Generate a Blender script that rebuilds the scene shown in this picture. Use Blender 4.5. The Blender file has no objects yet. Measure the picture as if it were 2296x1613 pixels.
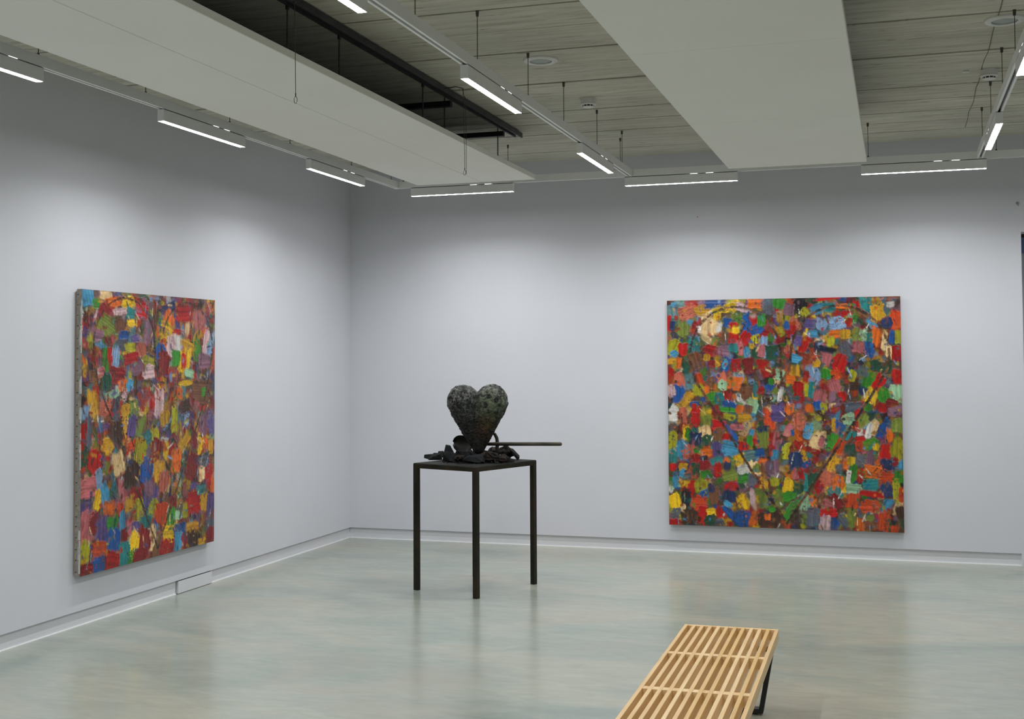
import bpy, bmesh, math, random
import numpy as np
from mathutils import Vector, Matrix

# ------------------------------------------------------------------ camera, world, exposure
scene = bpy.context.scene
COL = scene.collection
cam_data = bpy.data.cameras.new('camera')
cam = bpy.data.objects.new('camera', cam_data)
COL.objects.link(cam)
scene.camera = cam
CAM = Vector((4.88464, -10.46145, 1.64))
YAW, PITCH, ROLL = 0.3050472, 0.0392112, -0.0052547
_f = Vector((-math.sin(YAW) * math.cos(PITCH), math.cos(YAW) * math.cos(PITCH), math.sin(PITCH)))
_r = Vector((math.cos(YAW), math.sin(YAW), 0))
_u = _r.cross(_f)
_r2 = math.cos(ROLL) * _r + math.sin(ROLL) * _u
_u2 = -math.sin(ROLL) * _r + math.cos(ROLL) * _u
cam.matrix_world = Matrix(((_r2.x, _u2.x, -_f.x, CAM.x), (_r2.y, _u2.y, -_f.y, CAM.y),
                           (_r2.z, _u2.z, -_f.z, CAM.z), (0, 0, 0, 1)))
cam_data.sensor_width = 36.0
cam_data.lens = 2740.86 / 2296 * 36
cam_data.shift_y = -(806.5 - 701.5) / 2296
cam_data.clip_start = 0.05

world = bpy.data.worlds.new('gallery_world')
scene.world = world
world.use_nodes = True
world.node_tree.nodes['Background'].inputs['Color'].default_value = (0.75, 0.85, 1.0, 1)
world.node_tree.nodes['Background'].inputs['Strength'].default_value = 0.05

scene.view_settings.view_transform = 'Standard'
scene.view_settings.look = 'None'
scene.view_settings.gamma = 1.0
scene.view_settings.use_curve_mapping = False
scene.view_settings.exposure = 0.42
scene.cycles.use_denoising = True
scene.cycles.max_bounces = 7
scene.cycles.diffuse_bounces = 4
scene.cycles.adaptive_threshold = 0.02
scene.cycles.glossy_bounces = 4
scene.cycles.sample_clamp_indirect = 6.0
LIGHT = 38.0                      # radiance of the lamps' opal covers
BEAM = 9.2                       # watts in the lamps' downward beam
BEAM_ANGLE = 148
LAMP_COLOUR = (0.97, 0.985, 1.0)

# ------------------------------------------------------------------ helpers
def lin(c):
    return tuple(((v / 255) / 12.92 if v / 255 <= 0.04045 else ((v / 255 + 0.055) / 1.055) ** 2.4) for v in c)

def tag(o, label=None, cat=None, group=None, kind=None):
    if label: o['label'] = label
    if cat: o['category'] = cat
    if group: o['group'] = group
    if kind: o['kind'] = kind
    return o

def thing(name, loc, label, cat, group=None, rz=0.0):
    o = bpy.data.objects.new(name, None)
    COL.objects.link(o)
    o.location = loc
    o.rotation_euler = (0, 0, rz)
    o.empty_display_size = 0.1
    return tag(o, label, cat, group)

class MB:
    """collects shapes; build() links them as one mesh object"""
    def __init__(self):
        self.v, self.f = [], []
    def add(self, vs, fs):
        n = len(self.v)
        self.v += [tuple(p) for p in vs]
        self.f += [tuple(i + n for i in q) for q in fs]
        return self
    def box(self, x0, x1, y0, y1, z0, z1):
        x0, x1 = min(x0, x1), max(x0, x1); y0, y1 = min(y0, y1), max(y0, y1); z0, z1 = min(z0, z1), max(z0, z1)
        return self.add([(x0, y0, z0), (x1, y0, z0), (x1, y1, z0), (x0, y1, z0), (x0, y0, z1), (x1, y0, z1), (x1, y1, z1), (x0, y1, z1)],
                        [(0, 3, 2, 1), (4, 5, 6, 7), (0, 1, 5, 4), (1, 2, 6, 5), (2, 3, 7, 6), (3, 0, 4, 7)])
    def tube(self, pts, r, n=8, caps=True):
        pts = [Vector(p) for p in pts]
        rs = r if isinstance(r, (list, tuple)) else [r] * len(pts)
        vs, fs = [], []
        for i, p in enumerate(pts):
            t = (pts[min(i + 1, len(pts) - 1)] - pts[max(i - 1, 0)]).normalized()
            a = Vector((0, 0, 1)) if abs(t.z) < 0.9 else Vector((1, 0, 0))
            s = t.cross(a).normalized(); w = s.cross(t)
            for k in range(n):
                q = 2 * math.pi * k / n
                vs.append(p + (s * math.cos(q) + w * math.sin(q)) * rs[i])
        for i in range(len(pts) - 1):
            for k in range(n):
                a, b = i * n + k, i * n + (k + 1) % n
                fs.append((a, b, b + n, a + n))
        if caps:
            fs.append(tuple(range(n))[::-1]); fs.append(tuple(range(len(vs) - n, len(vs))))
        return self.add(vs, fs)
    def lathe(self, prof, c, n=32):
        vs, fs = [], []
        for r, z in prof:
            for k in range(n):
                q = 2 * math.pi * k / n
                vs.append((c[0] + r * math.cos(q), c[1] + r * math.sin(q), c[2] + z))
        for i in range(len(prof) - 1):
            for k in range(n):
                a, b = i * n + k, i * n + (k + 1) % n
                fs.append((a, b, b + n, a + n))
        return self.add(vs, fs)
    def build(self, name, mat, parent=None, bevel=0.0, smooth=False, local=False):
        vs = self.v
        if parent is not None and not local:
            o_ = parent.location
            vs = [(p[0] - o_.x, p[1] - o_.y, p[2] - o_.z) for p in vs]
        me = bpy.data.meshes.new(name)
        me.from_pydata(vs, [], self.f)
        bm = bmesh.new(); bm.from_mesh(me)
        if bevel:
            bmesh.ops.bevel(bm, geom=bm.edges[:], offset=bevel, segments=1, affect='EDGES', clamp_overlap=True)
        bmesh.ops.recalc_face_normals(bm, faces=bm.faces[:])
        bm.to_mesh(me); bm.free()
        if smooth:
            me.polygons.foreach_set('use_smooth', [True] * len(me.polygons))
        me.materials.append(mat)
        o = bpy.data.objects.new(name, me)
        COL.objects.link(o)
        if parent is not None: o.parent = parent
        return o

# ------------------------------------------------------------------ materials
def mat_base(name, color=(0.8, 0.8, 0.8), rough=0.5, metal=0.0, spec=0.5):
    m = bpy.data.materials.new(name); m.use_nodes = True
    b = m.node_tree.nodes['Principled BSDF']
    b.inputs['Base Color'].default_value = (*color, 1)
    b.inputs['Roughness'].default_value = rough
    b.inputs['Metallic'].default_value = metal
    b.inputs['Specular IOR Level'].default_value = spec
    return m, m.node_tree.nodes, m.node_tree.links, b

def noise_mat(name, stops, scale=(1, 1, 1), nscale=5.0, detail=6.0, rough=0.5, bump=0.0, bscale=None, metal=0.0, spec=0.5, rvar=0.0, distortion=0.0, coord='Object', nrough=0.55):
    m, n, l, b = mat_base(name, (0.5, 0.5, 0.5), rough, metal, spec)
    tc = n.new('ShaderNodeTexCoord'); mp = n.new('ShaderNodeMapping')
    mp.inputs['Scale'].default_value = scale
    l.new(tc.outputs[coord], mp.inputs['Vector'])
    tx = n.new('ShaderNodeTexNoise')
    tx.inputs['Scale'].default_value = nscale; tx.inputs['Detail'].default_value = detail
    tx.inputs['Distortion'].default_value = distortion; tx.inputs['Roughness'].default_value = nrough
    l.new(mp.outputs['Vector'], tx.inputs['Vector'])
    rp = n.new('ShaderNodeValToRGB')
    el = rp.color_ramp.elements
    el[0].position, el[0].color = stops[0][0], (*stops[0][1], 1)
    el[1].position, el[1].color = stops[-1][0], (*stops[-1][1], 1)
    for p, c in stops[1:-1]:
        e = el.new(p); e.color = (*c, 1)
    l.new(tx.outputs['Fac'], rp.inputs['Fac'])
    l.new(rp.outputs['Color'], b.inputs['Base Color'])
    if bump:
        t2 = n.new('ShaderNodeTexNoise'); t2.inputs['Scale'].default_value = bscale or nscale * 4; t2.inputs['Detail'].default_value = 6
        l.new(mp.outputs['Vector'], t2.inputs['Vector'])
        bp = n.new('ShaderNodeBump'); bp.inputs['Strength'].default_value = bump; bp.inputs['Distance'].default_value = 0.01
        l.new(t2.outputs['Fac'], bp.inputs['Height']); l.new(bp.outputs['Normal'], b.inputs['Normal'])
    if rvar:
        mr = n.new('ShaderNodeMapRange'); mr.inputs['To Min'].default_value = rough - rvar; mr.inputs['To Max'].default_value = rough + rvar
        l.new(tx.outputs['Fac'], mr.inputs['Value']); l.new(mr.outputs['Result'], b.inputs['Roughness'])
    return m

M = {}
M['wall'] = noise_mat('white_wall_paint', [(0.3, (0.605, 0.61, 0.652)), (0.7, (0.635, 0.64, 0.682))], nscale=1.3, rough=0.85, bump=0.04, bscale=160, spec=0.2)
M['base'] = noise_mat('white_plinth_paint', [(0.3, (0.635, 0.64, 0.665)), (0.7, (0.665, 0.67, 0.695))], nscale=2.0, rough=0.7, spec=0.3)
M['caulk'] = noise_mat('white_caulk', [(0.3, (0.82, 0.83, 0.83)), (0.7, (0.88, 0.88, 0.88))], nscale=9, rough=0.5)
M['raft'] = noise_mat('matt_raft_panel', [(0.3, (0.79, 0.785, 0.735)), (0.7, (0.82, 0.815, 0.765))], nscale=1.6, rough=0.9, spec=0.15)
M['track'] = noise_mat('white_track_metal', [(0.3, (0.78, 0.79, 0.765)), (0.7, (0.82, 0.83, 0.805))], nscale=4, rough=0.45)
M['slot'] = noise_mat('dark_track_slot', [(0.3, (0.05, 0.05, 0.05)), (0.7, (0.09, 0.09, 0.09))], nscale=20, rough=0.6)
M['black'] = noise_mat('black_steel', [(0.3, (0.006, 0.006, 0.007)), (0.7, (0.014, 0.014, 0.015))], nscale=14, rough=0.5)
M['rail'] = noise_mat('dark_grey_rail', [(0.3, (0.02, 0.022, 0.024)), (0.7, (0.045, 0.047, 0.05))], nscale=8, rough=0.5)
M['wire'] = noise_mat('dark_steel_wire', [(0.3, (0.06, 0.058, 0.05)), (0.7, (0.12, 0.115, 0.10))], nscale=30, rough=0.5, metal=0.5)
M['plastic'] = noise_mat('off_white_plastic', [(0.3, (0.66, 0.66, 0.63)), (0.7, (0.72, 0.72, 0.69))], nscale=12, rough=0.5)
M['grille'] = noise_mat('grey_grille', [(0.35, (0.33, 0.36, 0.35)), (0.65, (0.43, 0.46, 0.45))], nscale=220, rough=0.7, detail=2)
M['linen'] = noise_mat('raw_linen', [(0.3, (0.20, 0.185, 0.155)), (0.7, (0.33, 0.31, 0.27))], nscale=40, rough=0.9, bump=0.2, bscale=300)
M['timber'] = noise_mat('stretcher_timber', [(0.3, (0.35, 0.24, 0.14)), (0.7, (0.45, 0.32, 0.2))], scale=(1, 8, 1), nscale=6, rough=0.7)
M['tablesteel'] = noise_mat('patinated_table_steel', [(0.28, (0.008, 0.009, 0.006)), (0.52, (0.020, 0.019, 0.010)), (0.74, (0.045, 0.026, 0.011))], scale=(1, 1, 0.5), nscale=7, rough=0.45, metal=0.55, bump=0.15, bscale=60, rvar=0.1)
M['tabletop'] = noise_mat('dark_table_plate', [(0.3, (0.007, 0.008, 0.006)), (0.7, (0.018, 0.019, 0.015))], nscale=9, rough=0.75, metal=0.1, bump=0.1, spec=0.25)
M['slate'] = noise_mat('dark_slate', [(0.3, (0.007, 0.0075, 0.008)), (0.55, (0.017, 0.018, 0.019)), (0.75, (0.036, 0.038, 0.038))], nscale=9, rough=0.9, bump=0.5, bscale=50, spec=0.15)
M['crust'] = noise_mat('rusty_crust', [(0.3, (0.008, 0.007, 0.007)), (0.55, (0.024, 0.018, 0.015)), (0.75, (0.065, 0.036, 0.024))], nscale=22, rough=0.85, bump=0.9, bscale=60, spec=0.2)
M['iron'] = noise_mat('dark_forged_iron', [(0.3, (0.010, 0.010, 0.010)), (0.7, (0.035, 0.034, 0.030))], nscale=15, rough=0.5, metal=0.6, bump=0.2)
M['shaft'] = noise_mat('bronze_shaft', [(0.3, (0.02, 0.018, 0.015)), (0.5, (0.05, 0.045, 0.036)), (0.72, (0.085, 0.06, 0.04))], scale=(1, 3, 3), nscale=9, rough=0.45, metal=0.5, bump=0.1)
M['blue'] = noise_mat('blue_board', [(0.3, (0.12, 0.19, 0.36)), (0.7, (0.15, 0.23, 0.42))], nscale=5, rough=0.6)
M['hook'] = noise_mat('bright_steel', [(0.3, (0.4, 0.4, 0.4)), (0.7, (0.55, 0.55, 0.55))], nscale=30, rough=0.3, metal=0.9)
M['red'] = noise_mat('red_pin', [(0.3, (0.5, 0.03, 0.02)), (0.7, (0.6, 0.05, 0.03))], nscale=30, rough=0.4)

def floor_material():
    m, n, l, b = mat_base('polished_concrete', rough=0.3, spec=0.5)
    tc = n.new('ShaderNodeTexCoord')
    def noise(scale, ns, det, dist=0.0):
        mp = n.new('ShaderNodeMapping'); mp.inputs['Scale'].default_value = scale
        l.new(tc.outputs['Object'], mp.inputs['Vector'])
        t = n.new('ShaderNodeTexNoise'); t.inputs['Scale'].default_value = ns; t.inputs['Detail'].default_value = det; t.inputs['Distortion'].default_value = dist
        l.new(mp.outputs['Vector'], t.inputs['Vector'])
        return t
    clouds = noise((0.7, 1.3, 1), 1.1, 7, 0.9)
    rp = n.new('ShaderNodeValToRGB'); e = rp.color_ramp.elements
    e[0].position, e[0].color = 0.30, (0.235, 0.275, 0.245, 1)
    e[1].position, e[1].color = 0.72, (0.37, 0.37, 0.30, 1)
    x = e.new(0.5); x.color = (0.305, 0.335, 0.29, 1)
    l.new(clouds.outputs['Fac'], rp.inputs['Fac'])
    streak = noise((1.0, 3.0, 1), 4.5, 8, 1.2)
    r2 = n.new('ShaderNodeMapRange'); r2.inputs['From Min'].default_value = 0.3; r2.inputs['From Max'].default_value = 0.7
    r2.inputs['To Min'].default_value = 0.92; r2.inputs['To Max'].default_value = 1.05
    l.new(streak.outputs['Fac'], r2.inputs['Value'])
    mx = n.new('ShaderNodeMixRGB'); mx.blend_type = 'MULTIPLY'; mx.inputs['Fac'].default_value = 1.0
    l.new(rp.outputs['Color'], mx.inputs['Color1']); l.new(r2.outputs['Result'], mx.inputs['Color2'])
    # warm hand-trowelled border stain close to the walls is irregular: broad tan patches
    tan = noise((0.8, 0.8, 1), 1.7, 4, 0.8)
    r3 = n.new('ShaderNodeMapRange'); r3.inputs['From Min'].default_value = 0.52; r3.inputs['From Max'].default_value = 0.72; r3.inputs['To Max'].default_value = 0.55
    l.new(tan.outputs['Fac'], r3.inputs['Value'])
    m2 = n.new('ShaderNodeMixRGB'); l.new(r3.outputs['Result'], m2.inputs['Fac'])
    l.new(mx.outputs['Color'], m2.inputs['Color1']); m2.inputs['Color2'].default_value = (0.35, 0.325, 0.265, 1)
    l.new(m2.outputs['Color'], b.inputs['Base Color'])
    ro = n.new('ShaderNodeMapRange'); ro.inputs['To Min'].default_value = 0.15; ro.inputs['To Max'].default_value = 0.27
    l.new(streak.outputs['Fac'], ro.inputs['Value']); l.new(ro.outputs['Result'], b.inputs['Roughness'])
    fine = noise((1.0, 3.0, 1), 6, 5)
    bp = n.new('ShaderNodeBump'); bp.inputs['Strength'].default_value = 0.02; bp.inputs['Distance'].default_value = 0.01
    l.new(fine.outputs['Fac'], bp.inputs['Height']); l.new(bp.outputs['Normal'], b.inputs['Normal'])
    return m
M['floor'] = floor_material()

def ceiling_material():
    m, n, l, b = mat_base('board_marked_concrete', rough=0.9, spec=0.15)
    tc = n.new('ShaderNodeTexCoord')
    def noise(scale, ns, det, dist=0.0):
        mp = n.new('ShaderNodeMapping'); mp.inputs['Scale'].default_value = scale
        l.new(tc.outputs['Object'], mp.inputs['Vector'])
        t = n.new('ShaderNodeTexNoise'); t.inputs['Scale'].default_value = ns; t.inputs['Detail'].default_value = det; t.inputs['Distortion'].default_value = dist
        l.new(mp.outputs['Vector'], t.inputs['Vector'])
        return t
    grain = noise((0.6, 7.0, 1), 4.0, 9, 0.8)
    rp = n.new('ShaderNodeValToRGB'); e = rp.color_ramp.elements
    e[0].position, e[0].color = 0.25, (0.43, 0.405, 0.325, 1)
    e[1].position, e[1].color = 0.75, (0.66, 0.645, 0.555, 1)
    x = e.new(0.47); x.color = (0.55, 0.53, 0.445, 1)
    l.new(grain.outputs['Fac'], rp.inputs['Fac'])
    # short dark flecks of torn grain
    fl = noise((1.6, 13.0, 1), 2.6, 5, 1.2)
    r2 = n.new('ShaderNodeMapRange'); r2.inputs['From Min'].default_value = 0.63; r2.inputs['From Max'].default_value = 0.72; r2.inputs['To Max'].default_value = 0.7
    l.new(fl.outputs['Fac'], r2.inputs['Value'])
    mx = n.new('ShaderNodeMixRGB'); l.new(r2.outputs['Result'], mx.inputs['Fac'])
    l.new(rp.outputs['Color'], mx.inputs['Color1']); mx.inputs['Color2'].default_value = (0.09, 0.075, 0.05, 1)
    # broad stains
    st = noise((0.5, 0.8, 1), 1.1, 4, 0.5)
    r3 = n.new('ShaderNodeMapRange'); r3.inputs['From Min'].default_value = 0.35; r3.inputs['From Max'].default_value = 0.7
    r3.inputs['To Min'].default_value = 0.85; r3.inputs['To Max'].default_value = 1.12
    l.new(st.outputs['Fac'], r3.inputs['Value'])
    m2 = n.new('ShaderNodeMixRGB'); m2.blend_type = 'MULTIPLY'; m2.inputs['Fac'].default_value = 1.0
    l.new(mx.outputs['Color'], m2.inputs['Color1']); l.new(r3.outputs['Result'], m2.inputs['Color2'])
    l.new(m2.outputs['Color'], b.inputs['Base Color'])
    bp = n.new('ShaderNodeBump'); bp.inputs['Strength'].default_value = 0.25; bp.inputs['Distance'].default_value = 0.01
    l.new(grain.outputs['Fac'], bp.inputs['Height']); l.new(bp.outputs['Normal'], b.inputs['Normal'])
    return m
M['ceiling'] = ceiling_material()

def emission(name, strength):
    m = bpy.data.materials.new(name); m.use_nodes = True
    n, l = m.node_tree.nodes, m.node_tree.links
    n.remove(n['Principled BSDF'])
    e = n.new('ShaderNodeEmission'); e.inputs['Color'].default_value = (*LAMP_COLOUR, 1); e.inputs['Strength'].default_value = strength
    l.new(e.outputs['Emission'], n['Material Output'].inputs['Surface'])
    return m
M['lamp'] = emission('lit_diffuser', LIGHT)
M['leak'] = emission('lit_adapter_slit', 2.0)
M['leak'].cycles.emission_sampling = 'NONE'
M['opal'] = noise_mat('opal_acrylic', [(0.3, (0.8, 0.8, 0.8)), (0.7, (0.85, 0.85, 0.85))], nscale=9, rough=0.5)

def wood_material(name, tone):
    m, n, l, b = mat_base(name, rough=0.42, spec=0.4)
    tc = n.new('ShaderNodeTexCoord'); mp = n.new('ShaderNodeMapping'); mp.inputs['Scale'].default_value = (22, 1.2, 22)
    l.new(tc.outputs['Object'], mp.inputs['Vector'])
    t = n.new('ShaderNodeTexNoise'); t.inputs['Scale'].default_value = 3.0; t.inputs['Detail'].default_value = 6; t.inputs['Distortion'].default_value = 0.6
    l.new(mp.outputs['Vector'], t.inputs['Vector'])
    rp = n.new('ShaderNodeValToRGB'); e = rp.color_ramp.elements
    a, c = tone
    e[0].position, e[0].color = 0.3, (*a, 1); e[1].position, e[1].color = 0.7, (*c, 1)
    l.new(t.outputs['Fac'], rp.inputs['Fac']); l.new(rp.outputs['Color'], b.inputs['Base Color'])
    return m
WOODS = [wood_material('maple_slat_a', ((0.62, 0.395, 0.17), (0.76, 0.525, 0.255))),
         wood_material('maple_slat_b', ((0.68, 0.455, 0.21), (0.82, 0.60, 0.33))),
         wood_material('maple_slat_c', ((0.59, 0.37, 0.145), (0.72, 0.475, 0.19)))]

# ------------------------------------------------------------------ the room shell
RX, RY, HC = 8.2, -13.6, 3.42
DOOR_X, DOOR_Z, DOOR_X2 = 5.838, 2.643, 7.5
LIP = 0.006
def struct(o):
    o['kind'] = 'structure'; return o
struct(MB().box(-0.3, RX + 0.3, RY - 0.3, 4.2, -0.15, 0).build('floor', M['floor']))

ceil = struct(MB().box(-0.3, RX + 0.3, RY - 0.3, 4.2, HC + 0.05, HC + 0.2).build('ceiling', M['ceiling']))
main = [0.25, -0.46, -1.25, -2.085, -2.96, -3.765, -4.64]
while main[-1] > RY: main.append(main[-1] - 0.838)
joints = []
for a, b_ in zip(main, main[1:]):
    joints += [(a, 0.020), ((a + b_) / 2 + random.Random(a).uniform(-0.03, 0.03), 0.007)]
joints.append((main[-1], 0.020))
for i in range(len(joints) - 1):
    (a, ga), (b_, gb) = joints[i], joints[i + 1]
    dz = random.Random(i * 7).uniform(-0.002, 0.002)
    MB().box(-0.02, RX + 0.02, b_ + gb / 2, a - ga / 2, HC + dz, HC + 0.055).build('concrete_board', M['ceiling'], ceil)

# back wall with the doorway at its right end, standing proud of a recessed plinth
T = 0.22
wb = MB()
wb.box(-0.3, DOOR_X, -LIP, T, 0.098, HC + 0.015).box(DOOR_X, DOOR_X2, -LIP, T, DOOR_Z, HC + 0.015).box(DOOR_X2, RX + 0.3, -LIP, T, 0.098, HC + 0.015)
wb.box(DOOR_X - 0.045, DOOR_X, -LIP, T, 0.0, 0.098)
wb.box(DOOR_X2, RX + 0.3, -LIP, T, 0.0, 0.098)
struct(wb.build('wall_back', M['wall']))
wl = MB(); wl.box(-T, LIP, RY, 0.0, 0.098, HC + 0.015)
struct(wl.build('wall_left', M['wall']))
struct(MB().box(RX, RX + T, RY, T, 0, HC + 0.015).build('wall_right', M['wall']))
struct(MB().box(-T, RX + T, RY - T, RY, 0, HC + 0.015).build('wall_front', M['wall']))
bb = struct(MB().box(-0.05, DOOR_X - 0.045, 0.010, 0.05, 0, 0.105).build('baseboard_back', M['base']))
MB().box(0.0, DOOR_X - 0.03, 0.004, 0.02, 0, 0.006).build('caulk_bead', M['caulk'], bb)
bl = struct(MB().box(-0.05, -0.010, RY, -2.872, 0, 0.105).box(-0.05, -0.010, -2.41, 0.02, 0, 0.105).build('baseboard_left', M['base']))
MB().box(-0.02, -0.004, RY, -2.872, 0, 0.006).box(-0.02, -0.004, -2.41, 0.0, 0, 0.006).build('caulk_bead', M['caulk'], bl)
MB().box(-0.045, 0.004, -2.855, -2.41, 0.003, 0.089).build('access_panel', M['base'], bl, bevel=0.001)
MB().box(-0.06, -0.03, -2.875, -2.40, 0.0, 0.105).build('recess_backing', M['slot'], bl)
# space beyond the doorway
struct(MB().box(5.4, RX + 0.3, 3.9, 4.1, 0, HC).build('wall_beyond', M['wall']))
struct(MB().box(5.2, 5.4, T, 4.1, 0, HC).build('wall_beyond_left', M['wall']))
struct(MB().box(RX, RX + T, T, 4.1, 0, HC).build('wall_beyond_right', M['wall']))
struct(MB().box(DOOR_X + 0.004, DOOR_X2 - 0.004, T - 0.03, T + 0.02, DOOR_Z - 0.03, DOOR_Z + 0.02).build('trim_1', M['black']))
o = MB().box(5.7, 8.1, 3.85, 3.89, 2.78, 3.06).build('blue_board', M['blue'])
tag(o, 'blue board high on the wall beyond the right doorway', 'board')

# small marks on the walls
hk = thing('wall_hook', (5.815, -LIP, 2.872), 'small bright metal hook high on the back wall at the right', 'hook')
MB().lathe([(0.0, 0), (0.013, 0), (0.013, 0.004), (0.0, 0.004)], (0, 0, 0), 14).build('hook_plate', M['hook'], hk, local=True).rotation_euler = (math.pi / 2, 0, 0)
MB().tube([(0, -0.004, 0.004), (0, -0.02, 0.0), (0.002, -0.03, -0.012), (0.004, -0.022, -0.022), (0.006, -0.014, -0.012)], 0.003, 8).build('hook_wire', M['hook'], hk, local=True, smooth=True)
pin = MB().lathe([(0.0, 0.006), (0.003, 0.006), (0.0045, 0.004), (0.0045, 0.0), (0, 0)], (0, 0, 0), 12).build('red_pin', M['red'])
pin.location = (3.267, -LIP, 2.865); pin.rotation_euler = (math.pi / 2, 0, 0)
tag(pin, 'tiny red pin stuck high in the back wall', 'pin')

# ------------------------------------------------------------------ lighting tracks
TZ0, TZ1, TW = 3.102, 3.157, 0.0425
XL, XC, XR, YB = 0.862, 2.8735, 5.485, -0.912
def track(label, axis, c, a, b, wires):
    loc = (c, (a + b) / 2, TZ0) if axis == 'y' else ((a + b) / 2, c, TZ0)
    t = thing('lighting_track', loc, label, 'light track', 'suspended lighting tracks')
    h = TW / 2
    def bx(mb, s0, s1, z0, z1, a0=a, b0=b):
        return mb.box(c + s0, c + s1, a0, b0, z0, z1) if axis == 'y' else mb.box(a0, b0, c + s0, c + s1, z0, z1)
    m = MB(); bx(m, -h, -h + 0.013, TZ0, TZ1 - 0.004); bx(m, h - 0.013, h, TZ0, TZ1 - 0.004); bx(m, -h, h, TZ1 - 0.004, TZ1)
    m.build('channel', M['track'], t)
    m = MB(); bx(m, -h + 0.013, h - 0.013, TZ0 + 0.014, TZ0 + 0.018); m.build('conductor_strip', M['slot'], t)
    for e0, e1 in ((a, a + 0.02), (b - 0.02, b)):
        m = MB(); bx(m, -h + 0.012, h - 0.012, TZ0 + 0.0005, TZ1 - 0.006, e0, e1); m.build('end_cap', M['track'], t)
    for s in wires:
        p = (c + 0.0, s) if axis == 'y' else (s, c)
        m = MB(); m.tube([(p[0], p[1], TZ1), (p[0], p[1], HC)], 0.0022, 6); w = m.build('suspension_wire', M['wire'], t)
        MB().lathe([(0.0, 0.014), (0.006, 0.012), (0.008, 0.0), (0, 0)], (p[0], p[1], TZ1), 10).build('wire_gripper', M['wire'], t)
        MB().lathe([(0.0, -0.03), (0.007, -0.03), (0.009, 0.0), (0, 0)], (p[0], p[1], HC + 0.002), 10).build('ceiling_ferrule', M['wire'], t)
    return t
YN = -13.0
track('long white lighting track running beside the left wall', 'y', XL, YN, YB - TW / 2 - 0.001, [-1.04, -1.82, -2.83, -3.64, -4.55, -5.455, -6.4])
track('long white lighting track running down between the two ceiling rafts', 'y', XC + 0.0, YN, YB - TW / 2 - 0.001, [-1.21, -2.04, -2.947, -3.74, -4.637, -5.48, -6.32])
track('long white lighting track at the right edge, right of the wide ceiling raft', 'y', XR, YN, YB - TW / 2 - 0.001, [-1.25, -2.09, -2.986, -3.784, -4.64])
track('white lighting track running along in front of the back wall', 'x', YB, 0.84, 7.4, [0.92, 1.85, 2.795, 3.75, 4.7, 5.6])

FZ0, FZ1 = 3.03, 3.0985
def linear_light(axis, c, a, b, label, group='linear track lights', leaks=True):
    loc = (c, (a + b) / 2, FZ0) if axis == 'y' else ((a + b) / 2, c, FZ0)
    t = thing('linear_light', loc, label, 'light', group)
    h = TW / 2
    def bx(mb, s0, s1, z0, z1, a0, b0):
        return mb.box(c + s0, c + s1, a0, b0, z0, z1) if axis == 'y' else mb.box(a0, b0, c + s0, c + s1, z0, z1)
    m = MB(); w = 0.0022
    bx(m, -h, -h + w, FZ0, FZ1, a, b); bx(m, h - w, h, FZ0, FZ1, a, b); bx(m, -h, h, FZ1 - w, FZ1, a, b)
    m.build('housing', M['track'], t)
    for e0, e1 in ((a - 0.001, a + 0.002), (b - 0.002, b + 0.001)):
        m = MB(); bx(m, -h + 0.0005, h - 0.0005, FZ0, FZ1 - 0.0005, e0, e1); m.build('end_plate', M['track'], t)
    m = MB(); bx(m, -h + w, h - w, FZ0 + 0.0012, FZ0 + 0.006, a + 0.002, b - 0.002); d = m.build('diffuser', M['opal'], t)
    d.data.materials.append(M['lamp'])
    for p in d.data.polygons:
        if p.normal.z < -0.9: p.material_index = 1
    L = b - a
    ld = bpy.data.lights.new('lamp', 'AREA'); ld.shape = 'RECTANGLE'
    ld.size, ld.size_y = (0.036, L - 0.01) if axis == 'y' else (L - 0.01, 0.036)
    ld.energy = BEAM; ld.color = LAMP_COLOUR; ld.spread = math.radians(BEAM_ANGLE)
    lo_ = bpy.data.objects.new('lamp', ld); COL.objects.link(lo_); lo_.parent = t; lo_.location = (0, 0, -0.0015)
    for k in ((0.62, 0.76) if axis == 'x' or True else ()):
        s = a + L * k
        m = MB(); bx(m, -h + 0.008, h - 0.008, FZ1 - 0.001, TZ0 - 0.0006, s - 0.03, s + 0.03); m.build('track_adapter', M['track'], t)
        m = MB(); bx(m, -h + 0.0006, h - 0.0006, FZ1, TZ0 - 0.0004, s - 0.027, s + 0.027); m.build('adapter_slit', M['leak'], t)
    return t
for a, b, lab in ((-2.546, -1.606, 'white linear light at the far end of the middle track'),
                  (-4.837, -3.935, 'large white linear light midway along the middle track'),
                  (-6.937, -6.036, 'white linear light of the middle track cut by the top edge of the photo')):
    linear_light('y', XC, a, b, lab)
for a, b, lab in ((-2.548, -1.610, 'white linear light at the far end of the left track, near the corner'),
                  (-4.400, -3.478, 'white linear light in the middle of the left track above the tall painting'),
                  (-6.340, -5.440, 'white linear light of the left track cut by the left edge of the photo')):
    linear_light('y', XL, a, b, lab)
for a, b, lab in ((-2.722, -1.768, 'white linear light at the far end of the right track'),
                  (-4.914, -4.014, 'white linear light of the right track cut by the right edge of the photo')):
    linear_light('y', XR, a, b, lab)
for a, b, lab in ((0.996, 1.896, 'white linear light on the back track nearest the left corner, under the left raft'),
                  (2.833, 3.722, 'white linear light in the middle of the back track'),
                  (4.648, 5.531, 'white linear light on the back track right of the wide ceiling raft')):
    linear_light('x', YB, a, b, lab)
linear_light('x', 2.2, 5.9, 6.8, 'unseen linear light added to brighten the space beyond the right doorway')  # no known fixture here; added to lift the dark view through the doorway
linear_light('x', YB, 6.45, 7.35, 'white linear light on the back track beyond the right edge of the photo')
for c, a0, step in ((XL, -8.24, 1.9), (XC, -9.1, 2.15), (XR, -7.1, 2.2)):
    a = a0
    while a > -12.9:
        linear_light('y', c, a, a + 0.9, 'white linear light on the track stretch above and behind the viewer', 'track lights out of view')
        a -= step

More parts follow.
